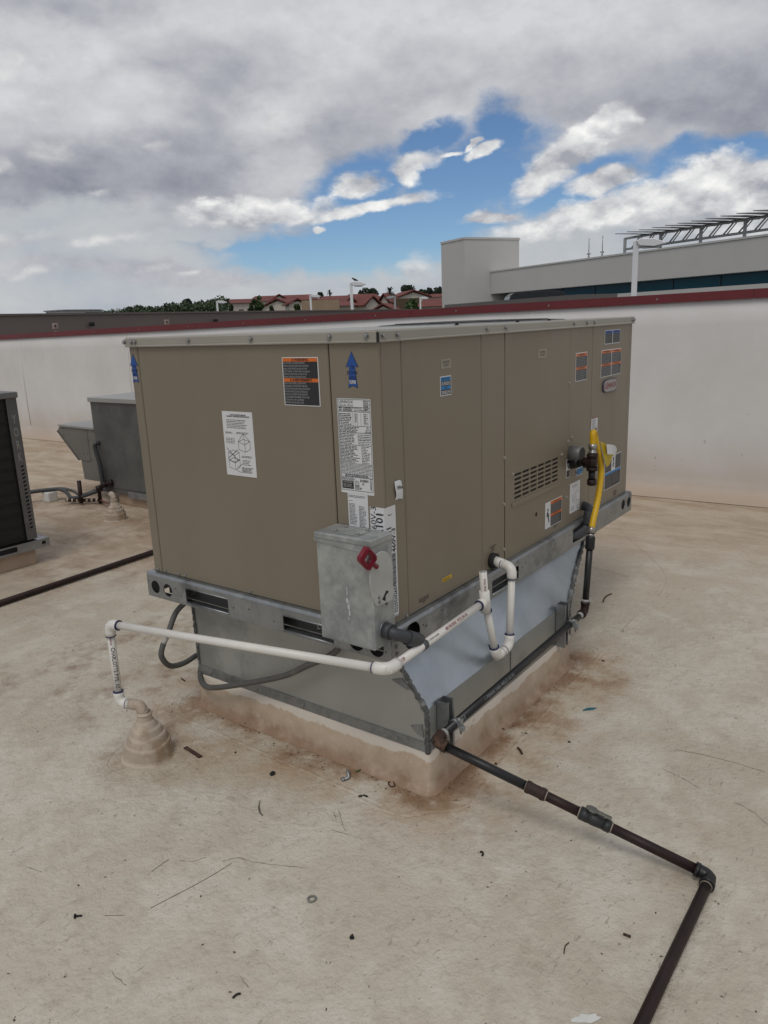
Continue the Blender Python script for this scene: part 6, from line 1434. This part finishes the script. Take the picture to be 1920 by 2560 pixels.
# ------------------------------------------------------------------ hill with houses
m_ = MB(); bm = m_.bm; NA, NR = 40, 26; grid = []
def hillz(az, r): 
    t = min(max((r-62)/130.0, 0), 1); t = t*t*(3-2*t)
    return -7.95+t*(9.2+2.2*math.sin(az*9)+1.0*math.sin(az*23+1))
for i in range(NA+1):
    az = YAW-0.25+0.95*i/NA; row = []
    for j in range(NR+1):
        r = 60+400*(j/NR)**1.4; row.append(bm.verts.new((CX+r*math.cos(az), CY+r*math.sin(az), hillz(az, r))))
    grid.append(row)
for a, b in zip(grid, grid[1:]):
    for j in range(NR): f = bm.faces.new((a[j], b[j], b[j+1], a[j+1])); f.smooth = True
struct(m_.build('hill', dryhill, recalc=True))
def house(label, px0, px1, d, dy_e, dy_r, yaw=0.0, depth=9.0, gable='side', wm=housew, rm=terra, wins=3, hip=0.0, cat='house'):
    a, b = at(px0, hor(px0), d), at(px1, hor(px1), d); c = (a+b)/2; w = (b-a).length
    ze, zr = zat(c, dy_e), zat(c, dy_r); zb = ze-6.0
    o = thing('house' if cat == 'house' else 'tan_building', label, cat, (c.x, c.y, zb), 'houses with terracotta roofs on the hill' if cat == 'house' else None)
    dd = px_dir((px0+px1)/2, 780); ang = math.atan2(dd.y, dd.x)+yaw; f_ = Vector((math.cos(ang), math.sin(ang), 0)); r_ = Vector((math.sin(ang), -math.cos(ang), 0))
    def L(x, y, z): return Vector((c.x, c.y, 0))+r_*x+f_*y+Vector((0, 0, z))
    hw_ = w/2; ov = 0.5
    m_ = MB(); m_.prism([L(-hw_, 0, zb), L(hw_, 0, zb), L(hw_, depth, zb), L(-hw_, depth, zb)], (0, 0, ze-zb))
    if gable == 'front': m_.prism([L(-hw_, 0.0, ze), L(hw_, 0.0, ze), L(0, 0.0, zr-0.25)], f_*depth)
    wl = m_.build('wall', wm, o, recalc=True)
    if rm is not None:
        m_ = MB()
        if gable == 'side':
            h = hip
            e = [L(-hw_-ov, -ov, ze+0.02), L(hw_+ov, -ov, ze+0.02), L(hw_+ov, depth+ov, ze+0.02), L(-hw_-ov, depth+ov, ze+0.02)]; q0, q1 = L(-hw_+h*hw_-ov*(h == 0), depth/2, zr), L(hw_-h*hw_+ov*(h == 0), depth/2, zr)
            V = [m_.bm.verts.new(p) for p in e+[q0, q1]]
            for ids in ((0, 1, 5, 4), (2, 3, 4, 5), (1, 2, 5), (3, 0, 4), (3, 2, 1, 0)): m_.bm.faces.new([V[i] for i in ids])
        else:
            for s_ in (-1, 1):
                m_.prism([L(0, -ov, zr), L(s_*(hw_+ov), -ov, ze-0.10), L(s_*(hw_+ov), -ov, ze+0.12), L(0, -ov, zr+0.22)], f_*(depth+2*ov))
        m_.build('roof', rm, o, recalc=True)
    for i in range(wins):
        x = -hw_+w*(i+0.6)/(wins+0.2); z = ze-1.7-(i % 2)*0.2
        m_ = MB(); m_.prism([L(x-0.45, -0.02, z-0.5), L(x+0.45, -0.02, z-0.5), L(x+0.45, -0.02, z+0.55), L(x-0.45, -0.02, z+0.55)], f_*-0.05); m_.build('window', winm, o, recalc=True)
    return o
house('long cream house with a low roof at the left end of the hill houses', 552, 640, 152, 60, 73, 0.15, 11, 'side', wins=4)
house('wide terracotta roof high on the hill behind the tan wall', 628, 800, 190, 62, 78, 0.0, 12, 'side', wins=0, hip=0.15)
house('large steep gabled house beside the round green tree', 655, 740, 146, 46, 66, -0.35, 12, 'front', wins=3)
house('small cream gable between the steep house and tan wall', 726, 768, 132, 52, 64, 0.1, 8, 'front', wins=2)
house('plain flat topped tan wall block below the terracotta roofs', 757, 851, 112, 60, 60, 0.0, 8, 'side', wm=beige, rm=None, wins=0, cat='building')
house('small low house right of the tan wall behind the tall lamp', 850, 890, 120, 43, 57, 0.0, 9, 'side', wins=2, hip=0.3)
house('two storey white house with two gables below the palm', 886, 972, 142, 50, 74, 0.3, 11, 'side', wins=4, hip=0.2)
house('white gabled wing in front of the two storey house', 915, 952, 134, 42, 64, 0.4, 6, 'front', wins=2)
house('small white gable with red roof low beside the palm trunk', 938, 980, 120, 28, 43, -0.2, 6, 'front', wins=1)
house('long terracotta roof across the middle of the hill', 800, 900, 168, 60, 71, 0.0, 9, 'side', wins=0, hip=0.2)
house('house with a broad white gable left of the white tower', 996, 1075, 150, 58, 74, 0.25, 10, 'front', wins=0)
house('house with an olive brown side below the broad gable', 990, 1052, 128, 56, 57, 0.0, 8, 'side', wm=olive, rm=None, wins=0)
house('low hip roofed house partly hidden by the white tower', 1048, 1135, 112, 33, 54, 0.0, 9, 'side', wins=4, hip=0.25)
house('terracotta roof at the top beside the white tower', 1070, 1140, 165, 56, 66, 0.0, 8, 'side', wins=1, hip=0.2)

house('narrow white gable with windows left of the two storey house', 868, 892, 138, 46, 66, 0.2, 7, 'front', wins=2)
house('small white dormered wing at the right end of the two storey house', 950, 974, 136, 46, 68, -0.3, 6, 'front', wins=2)
house('cream gable end peeping over the roofs near the middle', 690, 716, 172, 66, 77, 0.1, 6, 'front', wins=1)
house('low white garden wall building at the foot of the long house', 570, 632, 124, 41, 42, 0.0, 5, 'side', rm=None, wins=2)

# ------------------------------------------------------------------ trees
def crown_mesh(blobs, n, s, squash=1.0, seed=1):
    rnd = random.Random(seed); m_ = MB(); bm = m_.bm
    for (bx, by, bz, br_) in blobs:
        k_ = int(n*br_**2/sum(q[3]**2 for q in blobs))
        for _ in range(k_):
            while True:
                p = Vector((rnd.uniform(-1, 1), rnd.uniform(-1, 1), rnd.uniform(-1, 1)))
                if 0.25 < p.length < 1: break
            p = Vector((bx, by, bz))+Vector((p.x, p.y, p.z*squash))*br_
            a = Vector((rnd.gauss(0, 1), rnd.gauss(0, 1), rnd.gauss(0, 1))).normalized(); b = a.orthogonal().normalized(); c = a.cross(b); z = s*rnd.uniform(0.6, 1.4)
            bm.faces.new([bm.verts.new(p+b*z), bm.verts.new(p+c*z*0.6), bm.verts.new(p-b*z), bm.verts.new(p-c*z*0.6)])
    return m_
def tree(label, px, d, dy0, dy1, wpx, kind=0, seed=1, cone=False):
    p = at(px, hor(px), d); z0, z1 = zat(p, dy0), zat(p, dy1); w = wpx/FPX*d/2; h = z1-z0
    o = thing('tree', label, 'tree', (p.x, p.y, z0-2.0), 'trees among the hill houses'); rnd = random.Random(seed)
    m_ = MB(); m_.tube([(p.x, p.y, z0-3), (p.x+0.1, p.y, z0), (p.x, p.y+0.1, z0+h*0.5)], [0.28, 0.22, 0.10], 8)
    for i in range(4): a = rnd.uniform(0, 6.3); m_.tube([(p.x, p.y, z0+h*0.15), (p.x+math.cos(a)*w*0.5, p.y+math.sin(a)*w*0.5, z0+h*0.5)], [0.12, 0.04], 6)
    m_.build('trunk', barkm, o)
    bl = []
    for i in range(11):
        t = rnd.uniform(0.0, 1.0); rr = w*(1-t*0.85) if cone else w*(0.55+0.5*math.sin(math.pi*min(max(t, 0.05), 0.95)))
        a = rnd.uniform(0, 6.3); q = rnd.uniform(0.1, 0.62)
        bl.append((p.x+math.cos(a)*rr*q, p.y+math.sin(a)*rr*q, z0+h*(-0.02+0.86*t), max(rr*rnd.uniform(0.34, 0.52), 0.25)))
    crown_mesh(bl, 2200, 0.15+0.030*w, 0.9, seed).build('crown', leafm[kind], o)
def palm(label, px, d, dy0, dy1, wpx, seed):
    p = at(px, hor(px), d); z0, z1 = zat(p, dy0), zat(p, dy1); w = wpx/FPX*d/2; zc = z1-w*0.75; rnd = random.Random(seed)
    o = thing('palm_tree', label, 'palm tree', (p.x, p.y, z0-2))
    m_ = MB(); m_.tube([(p.x, p.y, z0-3), (p.x+0.06, p.y, (z0+zc)/2), (p.x, p.y, zc)], [0.24, 0.19, 0.21], 8); m_.build('trunk', barkm, o)
    m_ = MB(); bm = m_.bm
    for i in range(46):
        a = rnd.uniform(0, 6.3); el = rnd.uniform(-0.75, 1.35); d_ = Vector((math.cos(a)*math.cos(el), math.sin(a)*math.cos(el), math.sin(el))); sd_ = d_.cross(Vector((0, 0, 1))).normalized()
        prev = None; ln = w*rnd.uniform(0.8, 1.1)
        for k_ in range(6):
            t = k_/5; c = Vector((p.x, p.y, zc))+d_*ln*t+Vector((0, 0, -0.32*ln*t*t)); ww = w*0.11*math.sin(math.pi*(0.12+0.85*t))*(1 if k_ % 2 else 0.65)
            row = [bm.verts.new(c-sd_*ww), bm.verts.new(c+sd_*ww)]
            if prev: bm.faces.new((prev[0], prev[1], row[1], row[0]))
            prev = row
    m_.build('crown', leafm[1], o)
palm('small palm standing alone on the skyline above the roofs', 828, 180, 62, 87, 20, 3)
palm('big shaggy palm among the houses right of the tall lamp', 977, 140, 40, 90, 42, 4)
tree('tall rounded green tree beside the steep gabled house', 649, 120, 34, 79, 34, 2, 11); tree('short green tree left of the tall rounded tree', 632, 122, 34, 60, 18, 2, 12)
tree('small green conifer before the long cream house', 582, 135, 40, 58, 14, 0, 13, True); tree('small dark conifer before the steep gabled house', 682, 128, 34, 49, 13, 0, 14, True)
tree('broad dark tree standing above the hedge at left', 472, 118, 46, 76, 36, 1, 15); tree('dark conifer between the broad tree and leftmost lamp', 505, 122, 46, 71, 18, 1, 16, True); tree('dark green tree right beside the leftmost lamp', 531, 116, 38, 66, 32, 0, 17)
tree('bushy light green tree low beside the leftmost lamp', 430, 118, 40, 60, 30, 2, 18)
tree('dark round tree on the skyline behind the tall lamp', 930, 185, 64, 85, 48, 1, 19); tree('small dark tree left of the dark round skyline tree', 905, 185, 64, 84, 18, 1, 20); tree('large dark round tree on the skyline right of the palm', 1022, 178, 62, 90, 46, 1, 21)
tree('dark tree on the skyline closest to the white tower', 1096, 178, 60, 82, 30, 1, 22); tree('dark small tree second from the white tower', 1077, 180, 58, 82, 28, 1, 23); tree('olive skyline tree third from the white tower', 1058, 176, 58, 80, 22, 0, 24)
tree('broad green bush in front of the olive brown wall', 1032, 108, 22, 52, 58, 2, 25); tree('small dark bush on the skyline beside the parking lamp head', 806, 185, 68, 79, 20, 1, 26); tree('dark bush at the foot of the small cream gable', 745, 118, 34, 50, 18, 2, 27)
# scrub along the hill crest at left: one mass
m_ = MB(); rnd = random.Random(5); bl = []
for i in range(260):
    px = rnd.uniform(225, 565); d = rnd.uniform(100, 130); top = 44+max(0, (px-230))*0.072 + 3*math.sin(px*0.06); p = at(px, hor(px), d); zt_ = zat(p, rnd.uniform(top-11, top)); bl.append((p.x, p.y, zt_-0.5, rnd.uniform(0.7, 1.5)))
crown_mesh(bl, 22000, 0.20, 0.8, 6).build('scrub', leafm[0]); struct(bpy.data.objects['scrub'], 'stuff')
